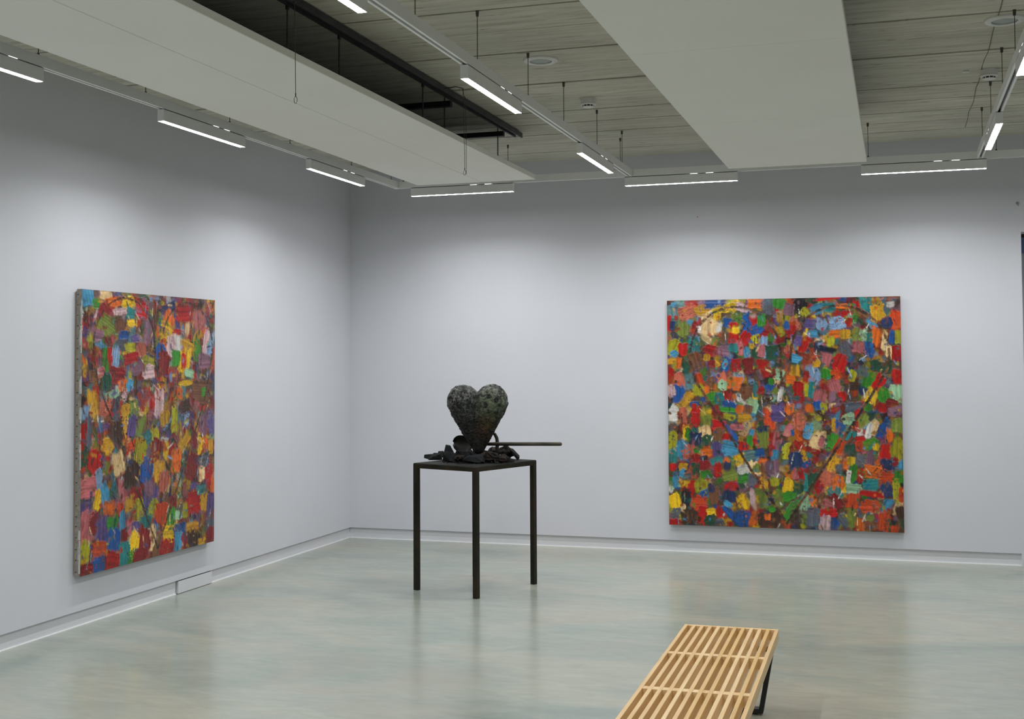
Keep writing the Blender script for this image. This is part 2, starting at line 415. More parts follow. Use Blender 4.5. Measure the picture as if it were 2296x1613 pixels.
# ------------------------------------------------------------------ ceiling rafts and the rail above
PZ, PT = 3.05, 0.038
r1 = thing('ceiling_raft', (1.725, -1.372, PZ), 'long pale hanging ceiling raft at the left with a seam along its middle', 'ceiling panel', 'hanging ceiling rafts')
MB().box(1.232, 1.7745, YN, -1.372, PZ, PZ + PT).build('raft_board', M['raft'], r1, bevel=0.002)
MB().box(1.7785, 2.220, YN, -1.372, PZ, PZ + PT).build('raft_board', M['raft'], r1, bevel=0.002)
r2 = thing('ceiling_raft', (4.208, -1.398, PZ), 'wide pale hanging ceiling raft right of centre', 'ceiling panel', 'hanging ceiling rafts')
ys = [-1.398, -3.19, -4.947, -6.70, -8.46, -10.2, YN]
for a, b in zip(ys, ys[1:]):
    MB().box(3.717, 4.699, b + 0.002, a, PZ, PZ + PT).build('raft_board', M['raft'], r2, bevel=0.0015)
for x in (3.9, 4.5):
    for y in (-2.0, -4.1, -6.2):
        MB().tube([(x, y, PZ + PT), (x, y, HC)], 0.004, 6).build('hanger_rod', M['wire'], r2)

MB().box(1.25, 2.2, YN + .01, -1.39, PZ + PT, PZ + PT + 0.004).build('added_dark_sheet', M['slot'], r1)  # unseen dark sheet added so the raft top bounces less light upward
MB().box(3.735, 4.68, YN + .01, -1.42, PZ + PT, PZ + PT + 0.004).build('added_dark_sheet', M['slot'], r2)  # same added light-absorbing sheet, out of sight on the second raft
rl = thing('support_rail', (2.11, -1.44, 3.36), 'dark steel support rail under the concrete ceiling above the left raft', 'rail')
for x0, y1 in ((2.078, -1.46), (2.121, -1.425)):
    m = MB(); m.box(x0, x0 + 0.012, YN, y1, 3.372, 3.408); m.build('rail_channel', M['rail'], rl)
MB().box(2.09, 2.121, YN, -1.50, 3.392, 3.405).build('rail_web', M['black'], rl)
MB().box(1.30, 1.314, YN, -1.45, 3.16, 3.41).build('added_light_baffle', M['rail'], rl)  # unseen board added to block light from the left above the raft
for y in (-1.73, -2.87, -5.9, -7.4):
    MB().box(1.316, 2.077, y - 0.022, y + 0.022, 3.335, 3.371).build('cross_rail', M['black'], rl)
for x, y in ((2.03, -1.73), (2.03, -2.87), (2.085, -3.40), (2.085, -4.60), (2.085, -5.18), (2.085, -6.4), (1.45, -1.73), (1.45, -2.87), (1.45, -5.9)):
    MB().tube([(x, y, PZ + PT), (x, y, 3.40)], 0.004, 6).build('hanger_rod', M['rail'], rl)
    MB().lathe([(0, 0.018), (0.011, 0.018), (0.011, 0), (0, 0)], (x, y, 3.352), 6).build('rod_nut', M['rail'], rl)

# loose picture cables hanging beside the left raft
def cable(y, z0, label, twin=False):
    x = 2.262
    t = thing('hanging_cable', (x, y, z0), label, 'cable', 'loose picture cables')
    MB().tube([(x - 0.14, y, 3.395), (x - 0.05, y, 3.40), (x - 0.004, y, 3.385), (x, y, 3.34)], 0.003, 6).build('hook_arm', M['rail'], t, smooth=True)
    pts = [(x + 0.012 * math.cos(a), y, 3.315 + 0.02 * math.sin(a)) for a in np.linspace(math.pi / 2, -math.pi * 0.75, 9)]
    MB().tube(pts, 0.0025, 6).build('s_hook', M['wire'], t, smooth=True)
    m = MB(); m.tube([(x, y, 3.30), (x + 0.003, y, 3.15), (x + 0.006, y, z0 + 0.04)], 0.0016, 6)
    if twin: m.tube([(x + 0.014, y - 0.01, 3.30), (x + 0.02, y - 0.01, 3.15), (x + 0.02, y - 0.01, z0 + 0.0)], 0.0016, 6)
    m.build('cable_strand', M['wire'], t)
    MB().lathe([(0, 0.014), (0.003, 0.014), (0.003, 0), (0, 0)], (x + 0.006, y, z0 + 0.03), 8).build('crimp_sleeve', M['wire'], t)
    pts = [(x + 0.006 + 0.008 * math.sin(a), y, z0 + 0.013 + 0.016 * -math.cos(a)) for a in np.linspace(-math.pi, math.pi, 13)]
    MB().tube(pts, 0.0014, 6, caps=False).build('cable_loop', M['wire'], t)
cable(-5.444, 2.829, 'thin picture cable with a loop hanging in front of the left raft near the top')
cable(-3.142, 2.829, 'pair of thin cables hanging in front of the far end of the left raft', twin=True)

# thin cord clipped to the ceiling beside the right track
m = MB(); rg = random.Random(4)
m.tube([(5.412 + 0.003 * math.sin(k * 1.3) + rg.uniform(-.003, .003), -0.5 - 0.16 * k, HC - 0.002) for k in range(60)], 0.002, 6)
tag(m.build('thin_cable', M['wire']), 'thin dark cord fixed along the concrete ceiling beside the right track', 'cord')

# ------------------------------------------------------------------ ceiling fittings
def speaker(x, y, label):
    t = thing('ceiling_speaker', (x, y, HC - 0.012), label, 'ceiling speaker', 'round ceiling speakers')
    MB().lathe([(0.066, 0.004), (0.066, -0.001), (0.082, -0.004), (0.084, -0.001), (0.094, -0.001), (0.102, 0.004), (0.102, 0.012)], (x, y, HC - 0.012), 48).build('trim_ring', M['plastic'], t, smooth=True)
    MB().lathe([(0.0, 0.004), (0.062, 0.004), (0.066, 0.008)], (x, y, HC - 0.012), 48).build('grille', M['grille'], t, smooth=True)
speaker(2.90, -3.567, 'round white ceiling speaker right of the middle track')
speaker(5.452, -3.615, 'round white ceiling speaker at the upper right, beside the right track')
def smoke(x, y, label):
    z = HC - 0.062
    t = thing('smoke_detector', (x, y, z), label, 'smoke detector', 'ceiling smoke detectors')
    MB().lathe([(0.0, 0.062), (0.050, 0.062), (0.050, 0.030), (0.053, 0.026), (0.053, 0.020), (0.046, 0.016), (0, 0.016)], (x, y, z), 36).build('base', M['plastic'], t, smooth=False)
    MB().lathe([(0.034, 0.018), (0.034, 0.004)], (x, y, z), 24).build('sensor_mesh', M['black'], t)
    MB().lathe([(0.0, 0.0), (0.028, 0.0), (0.038, 0.004), (0.038, 0.006), (0.0, 0.007)], (x, y, z), 36).build('cap', M['plastic'], t)
    for k in range(10):
        a = 2 * math.pi * k / 10 + 0.3
        px, py = x + 0.040 * math.cos(a), y + 0.040 * math.sin(a)
        MB().tube([(px, py, z + 0.018), (x + 0.036 * math.cos(a), y + 0.036 * math.sin(a), z + 0.004)], 0.0028, 6).build('cage_post', M['plastic'], t)
smoke(2.907, -2.43, 'white round smoke detector right of the middle track')
smoke(5.453, -2.44, 'white round smoke detector left of the right track')
o = MB().box(5.298, 5.336, -2.47, -2.455, HC - 0.012, HC + 0.001).build('ceiling_tag', M['plastic'], bevel=0.002)
tag(o, 'tiny white plastic tag on the ceiling left of the right smoke detector', 'tag')

# ------------------------------------------------------------------ paintings
PAL = {'R': (176, 14, 12), 'r': (128, 24, 26), 'O': (218, 102, 22), 'o': (196, 66, 22), 'Y': (232, 186, 22), 'y': (198, 146, 26), 'l': (168, 164, 30),
       'G': (50, 132, 34), 'g': (28, 74, 54), 'T': (34, 122, 122), 't': (92, 128, 130), 'B': (20, 78, 146), 'b': (28, 50, 92), 'S': (66, 142, 178),
       's': (128, 160, 196), 'P': (180, 96, 100), 'p': (214, 178, 180), 'W': (222, 218, 210), 'V': (86, 70, 124), 'v': (128, 90, 108), 'N': (116, 74, 48),
       'n': (62, 40, 28), 'K': (26, 26, 30), 'k': (86, 92, 104), 'C': (232, 196, 140), 'M': (150, 190, 150), 'A': (190, 98, 74), 'L': (112, 126, 48)}
PALL = {k: np.array(lin(v)) for k, v in PAL.items()}
DABS_SQUARE = "24 50 23 26 0 t;38 17 20 10 0 S;72 14 26 20 0 t;112 18 26 19 20 R;155 16 16 16 0 v;91 55 43 30 -20 A;161 46 29 23 0 y;218 17 42 23 0 B;7 100 13 30 0 R;24 110 11 20 0 b;70 128 33 36 0 L;29 207 26 33 20 l;71 218 20 29 0 R;29 237 16 13 -30 S;15 271 23 13 0 y;51 281 13 26 0 O;5 347 26 40 0 R;52 354 23 29 0 A;86 308 20 33 0 g;120 205 26 39 0 T;126 271 29 46 -10 N;142 358 16 29 -30 o;102 364 23 33 0 t;174 113 19 39 20 C;200 116 26 39 0 C;233 120 13 23 0 W;181 70 29 16 -35 C;221 67 19 26 0 Y;264 38 52 16 -12 Y;339 40 29 16 10 p;391 21 32 19 0 O;446 35 25 32 0 k;494 23 25 26 0 G;313 88 29 29 0 L;319 89 13 11 0 G;267 104 16 19 0 B;296 115 16 16 0 R;355 109 19 49 0 B;384 90 17 29 0 R;393 136 29 22 -10 B;416 94 14 22 0 G;367 155 22 19 0 B;295 174 22 23 0 R;344 174 19 26 40 R;324 214 16 32 0 P;306 134 19 16 0 Y;393 175 19 19 0 l;425 189 16 22 0 s;253 173 22 26 0 N;213 186 14 19 30 L;196 226 29 23 10 R;176 255 14 16 0 y;249 229 26 23 0 v;292 213 19 19 0 T;353 234 16 26 0 S;392 250 19 32 0 g;415 228 16 26 0 P;457 238 22 29 0 g;304 289 19 26 0 R;359 293 25 32 0 r;427 300 22 35 -20 R;258 289 19 36 20 B;256 286 9 19 20 S;219 282 13 19 -40 y;199 282 16 16 0 r;263 417 19 29 0 R;241 345 22 23 0 A;244 378 16 19 0 M;300 371 26 26 0 O;191 371 19 29 0 N;171 401 16 19 40 O;138 401 23 26 0 l;51 417 23 33 0 B;14 404 16 26 0 p;84 444 20 36 35 y;118 464 19 13 -20 B;124 487 19 23 0 R;67 494 16 16 0 A;27 487 20 19 0 W;191 430 19 19 0 G;230 437 19 23 0 T;276 463 35 16 0 B;266 486 29 9 0 G;387 394 9 32 0 T;348 414 19 26 0 N;373 469 22 29 0 M;318 483 19 19 0 O;354 483 19 19 0 N;452 394 16 19 0 B;493 417 11 29 5 W;471 404 12 16 30 L;486 482 25 22 0 V;438 437 25 19 0 n;455 362 11 13 0 G;494 333 19 26 0 M;581 35 28 35 0 K;537 47 22 26 0 v;695 5 49 6 0 R;819 33 15 16 0 R;859 34 21 38 0 T;603 61 18 19 -45 l;657 49 31 19 -5 S;707 44 28 22 0 T;767 38 34 11 8 O;778 93 24 41 0 R;847 69 33 12 35 N;811 94 9 19 10 G;883 114 18 28 -35 S;905 70 27 35 0 y;978 103 21 34 0 o;941 112 18 25 0 b;897 169 21 35 0 O;982 243 22 34 0 R;986 176 12 28 0 l;961 176 12 34 0 B;931 188 12 34 0 C;948 233 9 28 0 C;866 219 21 38 0 B;823 212 27 28 0 P;770 222 24 32 0 k;734 154 31 19 0 O;771 157 21 22 0 y;708 192 14 19 0 l;818 161 24 25 0 L;848 162 15 25 0 M;870 172 12 19 0 T;735 112 31 25 0 s;669 114 25 25 0 s;625 113 22 19 0 V;634 155 25 19 0 S;602 152 7 19 20 Y;598 200 18 32 20 R;542 131 19 32 20 R;526 118 12 22 0 B;564 184 22 19 0 V;535 222 19 19 0 A;560 262 22 16 0 S;692 263 21 28 0 P;692 224 34 12 10 K;745 282 24 35 20 R;685 333 23 25 0 G;641 340 21 35 0 s;648 282 15 16 0 y;559 317 22 25 0 y;539 355 20 19 0 O;574 394 22 25 0 R;605 401 11 25 0 l;627 398 11 29 0 T;684 378 18 22 0 r;722 382 24 28 0 P;662 427 25 25 0 P;732 330 18 22 0 o;755 423 18 19 0 R;812 372 24 22 0 n;845 395 21 25 0 b;870 353 30 34 0 G;904 369 21 34 25 R;872 426 21 31 20 Y;927 423 24 28 0 G;976 407 24 31 0 M;980 344 21 28 0 R;893 293 21 25 0 g;941 296 18 28 0 g;834 318 24 25 0 k;797 337 15 22 0 l;917 471 21 22 0 R;957 458 21 18 0 r;856 471 18 19 0 G;801 481 33 28 0 k;715 427 18 25 0 v;733 452 24 16 -20 v;649 468 15 19 0 B;677 475 14 19 0 l;614 478 18 19 30 O;532 479 19 22 0 O;576 498 18 9 0 A;972 486 27 18 0 v;816 497 12 19 30 R;20 522 23 16 0 W;70 535 15 29 0 A;124 528 19 33 0 R;170 534 19 26 0 L;272 517 26 13 0 l;334 520 29 19 0 y;444 532 22 42 0 o;482 515 25 19 0 V;19 625 20 39 0 l;67 564 13 19 0 r;80 591 16 33 0 Y;90 594 13 26 20 G;163 587 26 26 0 C;176 620 23 26 0 g;123 617 23 29 0 b;226 557 26 19 0 R;229 593 22 26 0 N;265 602 19 22 30 R;281 586 14 45 -32 B;301 562 26 13 0 P;366 588 12 19 0 S;359 621 12 22 0 G;386 627 9 19 -20 R;417 607 22 42 0 L;414 568 28 13 0 b;459 610 14 38 0 R;478 619 15 32 0 P;62 667 26 43 0 S;18 695 20 29 0 T;92 674 23 33 0 A;126 666 13 11 0 G;169 672 26 23 0 O;155 702 19 13 0 n;119 703 19 19 0 R;218 662 19 32 0 V;277 658 35 29 0 S;329 650 19 22 0 R;361 683 32 22 0 t;403 672 24 19 0 B;467 687 17 29 15 S;316 706 25 29 -20 Y;211 711 29 19 -20 T;260 710 13 16 20 O;260 733 13 19 0 b;161 735 23 23 0 r;217 750 16 29 0 R;332 748 25 19 0 W;286 730 9 26 10 L;393 741 28 29 0 C;387 741 19 19 0 L;413 708 19 12 0 O;419 753 16 29 0 N;457 743 28 35 0 v;18 741 16 16 0 R;65 740 20 16 0 y;121 749 16 26 0 g;168 771 19 16 -20 G;273 776 32 19 0 L;331 787 25 19 0 G;275 821 29 19 0 R;268 867 29 29 0 b;327 889 24 32 0 Y;369 871 12 45 0 p;370 793 22 29 0 k;31 797 11 29 0 S;61 767 11 19 20 S;104 832 14 32 10 R;147 824 29 32 0 l;157 860 23 19 -30 B;74 882 19 39 0 K;27 893 26 33 0 Y;137 900 36 32 0 o;63 925 10 16 0 C;30 953 20 29 20 k;23 986 26 13 0 R;86 958 33 36 0 n;149 952 19 39 10 R;189 938 19 16 0 Y;232 937 22 26 0 R;185 971 26 19 -30 g;225 980 22 19 0 k;281 949 14 45 -35 B;262 900 22 13 30 S;323 960 32 35 0 B;375 959 19 35 0 O;410 961 19 32 0 n;464 956 28 35 0 n;432 950 12 12 0 O;437 866 17 29 -35 b;418 805 19 25 0 y;463 798 19 19 0 l;452 914 12 12 0 G;414 873 22 42 0 L;200 862 19 39 0 N;190 833 13 19 0 b;270 988 16 13 0 R;485 868 22 41 0 L;569 538 28 35 0 A;527 573 15 25 35 P;565 596 12 22 -25 O;543 583 6 12 0 B;609 576 18 32 10 S;650 611 28 38 25 C;665 617 12 28 25 P;712 623 27 31 0 G;737 642 18 31 20 o;783 651 24 25 0 g;772 584 15 25 35 T;803 584 10 15 0 T;809 533 18 35 25 R;779 523 27 25 0 M;729 546 7 19 0 B;716 546 9 28 0 y;840 529 18 28 20 L;880 561 21 34 20 C;861 573 12 31 10 W;913 570 21 31 20 B;946 588 12 31 0 O;866 627 33 22 -15 G;888 640 15 15 0 Y;930 658 22 31 0 R;976 648 24 40 0 l;977 550 24 31 0 L;824 606 18 12 0 R;820 637 15 19 0 o;520 664 19 29 0 l;542 667 15 32 20 r;557 702 25 35 0 b;592 685 11 32 -20 y;601 718 12 16 30 B;711 712 27 38 20 y;764 715 12 25 0 O;787 702 15 17 0 Y;736 731 15 19 0 k;866 691 19 34 10 v;823 698 21 28 0 k;899 706 15 11 0 O;938 721 27 28 0 b;990 723 12 28 0 S;966 699 12 18 0 r;791 759 18 44 15 G;775 775 9 28 15 W;825 764 15 34 0 R;877 744 33 25 0 O;864 805 30 25 0 T;934 768 24 22 0 o;980 764 18 22 0 G;931 819 21 31 0 b;970 821 13 37 15 l;787 819 36 22 0 M;747 817 15 19 0 Y;729 789 24 25 0 O;679 780 28 31 0 A;638 810 31 35 35 R;616 794 18 41 30 g;591 795 12 41 0 T;557 760 15 25 0 P;576 760 12 25 0 R;559 818 23 28 0 g;521 816 19 29 0 Y;524 858 28 22 -20 G;533 922 19 48 20 G;554 956 25 51 0 n;593 888 25 41 15 M;628 877 15 25 0 O;668 873 24 31 0 N;719 840 34 25 35 T;727 875 18 28 -35 r;687 895 28 22 20 P;690 924 31 19 0 R;624 948 25 35 0 k;676 972 21 28 0 p;714 971 18 25 0 B;757 963 18 41 -25 k;785 949 18 38 -10 L;819 970 18 25 0 O;820 910 10 31 0 k;860 893 36 28 0 o;789 870 24 28 0 o;870 839 48 12 5 R;927 888 15 31 25 S;862 969 24 22 0 N;853 938 21 15 0 L;917 955 24 37 10 o;938 963 9 25 0 g;959 985 18 18 0 o;984 912 18 25 0 n;991 836 12 28 0 o;582 984 12 12 0 l"
DABS_TALL = "31 26 35 31 0 S;88 48 25 17 0 G;153 14 39 17 0 C;206 37 60 14 0 O;301 37 44 21 0 Y;399 62 45 29 0 R;321 76 30 21 0 T;246 71 47 14 -20 p;133 82 32 35 20 r;331 112 34 15 0 Y;153 123 59 35 20 L;246 125 33 28 10 N;448 146 36 51 0 v;101 159 32 24 0 v;273 160 27 17 0 B;363 169 42 14 0 V;259 192 34 21 0 k;321 202 39 18 0 l;398 209 35 29 0 A;153 250 28 42 10 G;182 236 18 35 0 R;219 242 24 42 0 s;462 253 51 25 0 l;328 242 48 21 0 R;232 306 43 31 0 r;369 278 42 21 0 v;455 293 36 22 0 p;76 305 31 20 0 N;120 292 23 17 0 P;159 330 32 31 0 g;273 342 34 21 0 O;314 343 19 21 15 S;88 367 23 31 0 R;186 376 46 14 -20 M;69 401 31 48 0 y;19 434 24 27 0 s;153 417 39 27 0 A;219 433 26 35 0 k;348 430 30 35 0 L;286 435 27 21 0 y;483 412 26 25 10 R;535 413 32 51 0 p;579 474 27 29 0 y;655 484 24 45 0 l;741 433 47 26 0 n;605 48 61 22 -30 b;605 90 42 34 0 O;589 143 45 34 30 Y;559 189 30 22 0 O;543 219 32 29 0 B;729 63 72 38 0 R;858 83 46 39 0 P;666 142 34 19 0 R;681 184 39 34 0 W;627 196 33 37 0 p;760 186 56 19 10 y;735 249 41 38 0 Y;727 249 22 30 10 R;565 264 37 41 0 r;665 241 31 30 0 G;840 213 23 39 10 G;915 185 25 55 5 p;957 184 20 48 0 s;774 303 40 17 0 M;750 341 56 10 -10 Y;879 374 83 47 0 N;896 379 20 19 0 G;694 379 21 22 0 O;897 256 50 31 0 v;397 497 31 43 15 L;272 506 24 42 0 y;334 494 24 35 10 V;504 552 29 44 0 l;446 542 36 29 40 T;347 566 41 25 0 o;166 557 36 27 0 y;232 511 47 42 0 n;38 510 27 61 0 k;11 522 18 54 0 R;32 591 31 40 0 g;82 607 38 40 0 R;396 591 35 43 0 l;511 604 36 51 0 r;245 624 40 42 -15 C;439 666 40 43 0 B;540 680 41 44 0 y;669 643 34 45 0 O;740 571 31 45 30 y;820 568 24 38 0 r;868 585 24 38 0 Y;913 588 26 39 0 O;960 606 20 31 0 y;969 511 34 47 0 V;894 512 26 39 0 v;802 675 48 53 0 r;883 695 26 46 0 C;941 715 30 54 0 R;983 757 20 39 0 O;900 658 41 23 0 k;51 694 56 33 0 P;114 685 20 47 0 s;153 736 28 41 0 S;102 745 20 34 0 Y;39 774 43 33 0 V;272 725 29 42 -15 P;333 673 48 42 0 n;361 753 41 28 0 r;319 778 30 28 0 y;179 780 32 27 0 O;395 813 28 42 0 l;258 794 21 27 0 o;496 764 43 36 0 V;577 716 42 36 0 A;467 733 36 29 0 v;817 764 35 26 0 V;816 822 56 42 0 R;906 826 36 38 0 y;965 843 33 46 0 V;882 773 41 19 0 T;495 815 29 29 0 l;437 868 45 35 0 T;554 835 41 33 0 o;644 814 30 37 0 r;682 859 38 18 0 M;744 846 23 30 0 l;39 834 43 53 15 P;89 826 31 40 0 r;140 851 45 47 0 V;205 837 33 24 0 G;271 844 21 41 0 S;326 864 30 28 0 P;367 875 27 28 0 V;211 900 46 38 0 B;285 901 20 34 0 r;628 872 30 44 20 G;613 923 45 33 0 Y;705 925 43 30 0 B;807 917 48 22 0 y;963 921 37 39 0 k;480 923 28 43 0 C;423 931 42 50 0 r;353 937 34 49 10 Y;605 973 52 29 0 R;689 961 30 37 0 S;743 967 23 37 0 r;815 975 48 45 0 n;888 987 29 13 0 y;963 968 33 31 0 r;121 918 38 23 0 o;27 920 30 40 0 l;114 978 44 33 0 B;218 977 53 31 0 R;291 965 33 55 0 T;339 985 20 28 0 G;395 978 42 28 0 r;523 964 21 43 15 N;39 982 37 26 0 r"

def vnoise(rng, H, W, s):
    gh, gw = int(H / s) + 3, int(W / s) + 3
    g = rng.random((gh, gw))
    y = np.arange(H) / s; x = np.arange(W) / s
    y0 = y.astype(int); x0 = x.astype(int); fy = (y - y0)[:, None]; fx = (x - x0)[None, :]
    fy = fy * fy * (3 - 2 * fy); fx = fx * fx * (3 - 2 * fx)
    a = g[np.ix_(y0, x0)]; b = g[np.ix_(y0, x0 + 1)]; c = g[np.ix_(y0 + 1, x0)]; d = g[np.ix_(y0 + 1, x0 + 1)]
    return (a * (1 - fx) + b * fx) * (1 - fy) + (c * (1 - fx) + d * fx) * fy

def paint(seed, W, H, aspect, dabs, bag, vertical, outline):
    """lays brush dabs on a grid; returns colour and relief"""
    rng = np.random.default_rng(seed)
    N1 = vnoise(rng, H, W, 5); N2 = vnoise(rng, H, W, 2.2); N3 = 0.5 * vnoise(rng, H, W, 1.5) + 0.5 * vnoise(rng, H, W, 4); NL = vnoise(rng, H, W, 26)
    C = np.zeros((H, W, 3)); base = np.array(lin((78, 52, 40))); base2 = np.array(lin((96, 78, 58)))
    C[:] = base * (1 - NL[..., None]) + base2 * NL[..., None]
    Z = 0.3 * N1
    keys = [k for k, c in bag.items() for _ in range(c)]
    sy = H / aspect / W        # grid rows per column unit
    def dab(cx, cy, rx, ry, ang, col, p=2.6, dry=0.0, op=1.0, soft=0.13):
        R = int(1.35 * max(rx, ry)) + 2
        x0, x1, y0, y1 = max(0, int(cx) - R), min(W, int(cx) + R + 1), max(0, int(cy) - R), min(H, int(cy) + R + 1)
        if x1 <= x0 or y1 <= y0: return
        yy, xx = np.mgrid[y0:y1, x0:x1]
        dx, dy = xx - cx, yy - cy
        c, s = math.cos(math.radians(ang)), math.sin(math.radians(ang))
        wob, lob, ph0 = rng.uniform(0.0, 0.13), rng.integers(2, 5), rng.uniform(0, 6.3)
        px = (dx * c + dy * s) / rx; py = (-dx * s + dy * c) / ry
        d = (np.abs(px) ** p + np.abs(py) ** p) ** (1 / p) * (1 + wob * np.cos(np.arctan2(py, px) * lob + ph0)) + 0.34 * (N1[y0:y1, x0:x1] - 0.5) + 0.2 * (N2[y0:y1, x0:x1] - 0.5)
        m = np.clip((1.0 - d) / soft, 0, 1) * op
        if dry: m = m * np.clip((N3[y0:y1, x0:x1] - dry) / 0.12, 0, 1)
        cross = px * rx if ry >= rx else py * ry
        cross = cross + 1.6 * (N1[y0:y1, x0:x1] - 0.5)
        table = rng.random(64)
        q = cross * 0.55 + 20; i0 = np.floor(q).astype(int); fr = q - i0
        st = table[i0 % 64] * (1 - fr) + table[(i0 + 1) % 64] * fr
        hi = np.clip(col * 1.5 + 0.03, 0, 1); lo = col * 0.5
        cc = col[None, None, :] * (0.82 + 0.36 * st[..., None])
        k = np.clip((st - 0.84) / 0.16, 0, 1)[..., None] * 0.5
        cc = cc * (1 - k) + hi * k
        k = np.clip((0.3 - st) / 0.3, 0, 1)[..., None] * 0.7
        cc = cc * (1 - k) + lo * k
        cc = cc * (0.86 + 0.28 * N2[y0:y1, x0:x1, None])
        tint = PALL[keys[rng.integers(len(keys))]]
        gr = np.clip((py if ry >= rx else px) * rng.choice([-1, 1]) * 0.7 + 1.6 * (N1[y0:y1, x0:x1] - 0.5) - 0.1, 0, 1)[..., None] * rng.uniform(0.0, 0.55)
        cc = cc * (1 - gr) + tint * 0.8 * gr
        mm = m[..., None]
        C[y0:y1, x0:x1] = C[y0:y1, x0:x1] * (1 - mm) + cc * mm
        rim = np.exp(-((d - 0.86) / 0.12) ** 2)
        Z[y0:y1, x0:x1] = Z[y0:y1, x0:x1] * (1 - 0.8 * m) + (0.45 + 0.55 * st + 0.5 * rim) * 0.8 * m
    unit = W / 420.0
    def rnd(n, smin, smax, dry, op, b0, b1, soft):
        for _ in range(n):
            k = keys[rng.integers(len(keys))]
            col = PALL[k] * rng.uniform(b0, b1)
            r = rng.uniform(smin, smax) * unit
            e = rng.uniform(0.9, 1.9)
            rx, ry = r, r * e * vertical
            ang = rng.normal(0, 22)
            if rng.random() < 0.2: ang += 90
            dab(rng.uniform(0, W), rng.uniform(0, H), rx, ry * sy, ang, col, rng.uniform(2, 3.6), dry if rng.random() < 0.5 else 0, op, soft)
    rnd(700, 7, 16, 0.2, 0.9, 0.35, 0.85, 0.4)
    rnd(900, 4, 11, 0.3, 0.9, 0.4, 0.95, 0.3)
    for e in dabs.split(';'):
        u, v, ru, rv, a, k = e.split()
        u, v, ru, rv, a = (float(t) for t in (u, v, ru, rv, a))
        col = PALL[k] * rng.uniform(0.72, 1.08)
        w_ = rng.uniform(1.08, 1.30)
        dab((u / 1000) * W, (v / 1000) * H, max(2.5, ru / 1000 * W * w_), max(2.5, rv / 1000 * H * w_), a + rng.normal(0, 7), col, rng.uniform(2.4, 5.0), 0.25 if rng.random() < 0.25 else 0, 1.0, rng.choice([0.1, 0.16, 0.28]))
    # small accents over the large patches
    rnd(330, 1.6, 4.2, 0.35, 0.85, 0.35, 1.0, 0.35)
    for _ in range(150):
        k = ('W', 'p', 'C', 's', 'N', 'n', 'K', 'k', 'v', 'r')[rng.integers(10)]
        dab(rng.uniform(0, W), rng.uniform(0, H), rng.uniform(0.8, 1.7) * unit, rng.uniform(3, 11) * unit * sy, rng.normal(0, 28), PALL[k], 2.4, 0.35, 0.9)
    # outline scored through the paint
    P = [(u * W, v * H) for u, v in outline]
    for (ax, ay), (bx_, by) in zip(P, P[1:]):
        L = math.hypot(bx_ - ax, by - ay); n = max(1, int(L / (7 * unit)))
        an = math.degrees(math.atan2(by - ay, bx_ - ax))
        for i in range(n):
            t = (i + 0.5) / n
            if rng.random() < 0.06: continue
            k = ('n', 'n', 'K', 'N', 'n')[rng.integers(5)]
            dab(ax + (bx_ - ax) * t, ay + (by - ay) * t, 6.5 * unit, 2.6 * unit, an, PALL[k], 3, 0.2, 0.9)
    # dark glazes gathered in the hollows and a little wet blending along the strokes
    gl = np.clip((0.42 - vnoise(rng, H, W, 9)) / 0.3, 0, 1) * np.clip((N3 - 0.3) / 0.3, 0, 1)
    C = C * (1 - 0.42 * gl[..., None]) + np.array(lin((52, 34, 26))) * (0.35 * gl[..., None])
    B = C.copy()
    for sft in (1, 2): B = B + np.roll(C, sft, 0) + np.roll(C, -sft, 0)
    B = B / 5
    k = np.clip((vnoise(rng, H, W, 14) - 0.35) * 1.6, 0, 0.7)[..., None]
    C = C * (1 - k) + B * k
    return np.clip(C, 0, 0.95), Z

def arc(cx, cy, rx, ry, a0, a1, n=26):
    return [(cx + rx * math.cos(math.radians(a)), cy - ry * math.sin(math.radians(a))) for a in np.linspace(a0, a1, n)]
HEART_SQ = [(0.515, 0.975), (0.365, 0.75), (0.19, 0.46), (0.125, 0.36)] + arc(0.30, 0.245, 0.198, 0.212, 195, -12) + [(0.50, 0.36)] + [(0.535, 0.30)] + arc(0.745, 0.25, 0.205, 0.215, 180, -15) + [(0.875, 0.42), (0.72, 0.66), (0.515, 0.975)]
HEART_TALL = [(0.53, 0.965), (0.38, 0.74), (0.20, 0.47), (0.10, 0.33)] + arc(0.285, 0.20, 0.215, 0.18, 200, -10) + [(0.515, 0.30)] + arc(0.76, 0.20, 0.21, 0.18, 185, -15) + [(0.90, 0.42), (0.74, 0.66), (0.53, 0.965)]

def paint_material():
    m, n, l, b = mat_base('impasto_oil_paint', rough=0.38, spec=0.45)
    at = n.new('ShaderNodeAttribute'); at.attribute_name = 'pigment'
    tc = n.new('ShaderNodeTexCoord'); t = n.new('ShaderNodeTexNoise'); t.inputs['Scale'].default_value = 130; t.inputs['Detail'].default_value = 4
    l.new(tc.outputs['Object'], t.inputs['Vector'])
    mr = n.new('ShaderNodeMapRange'); mr.inputs['To Min'].default_value = 0.85; mr.inputs['To Max'].default_value = 1.15
    l.new(t.outputs['Fac'], mr.inputs['Value'])
    mx = n.new('ShaderNodeMixRGB'); mx.blend_type = 'MULTIPLY'; mx.inputs['Fac'].default_value = 1
    l.new(at.outputs['Color'], mx.inputs['Color1']); l.new(mr.outputs['Result'], mx.inputs['Color2'])
    l.new(mx.outputs['Color'], b.inputs['Base Color'])
    bp = n.new('ShaderNodeBump'); bp.inputs['Strength'].default_value = 0.25; bp.inputs['Distance'].default_value = 0.004
    l.new(t.outputs['Fac'], bp.inputs['Height']); l.new(bp.outputs['Normal'], b.inputs['Normal'])
    return m
M['paint'] = paint_material()

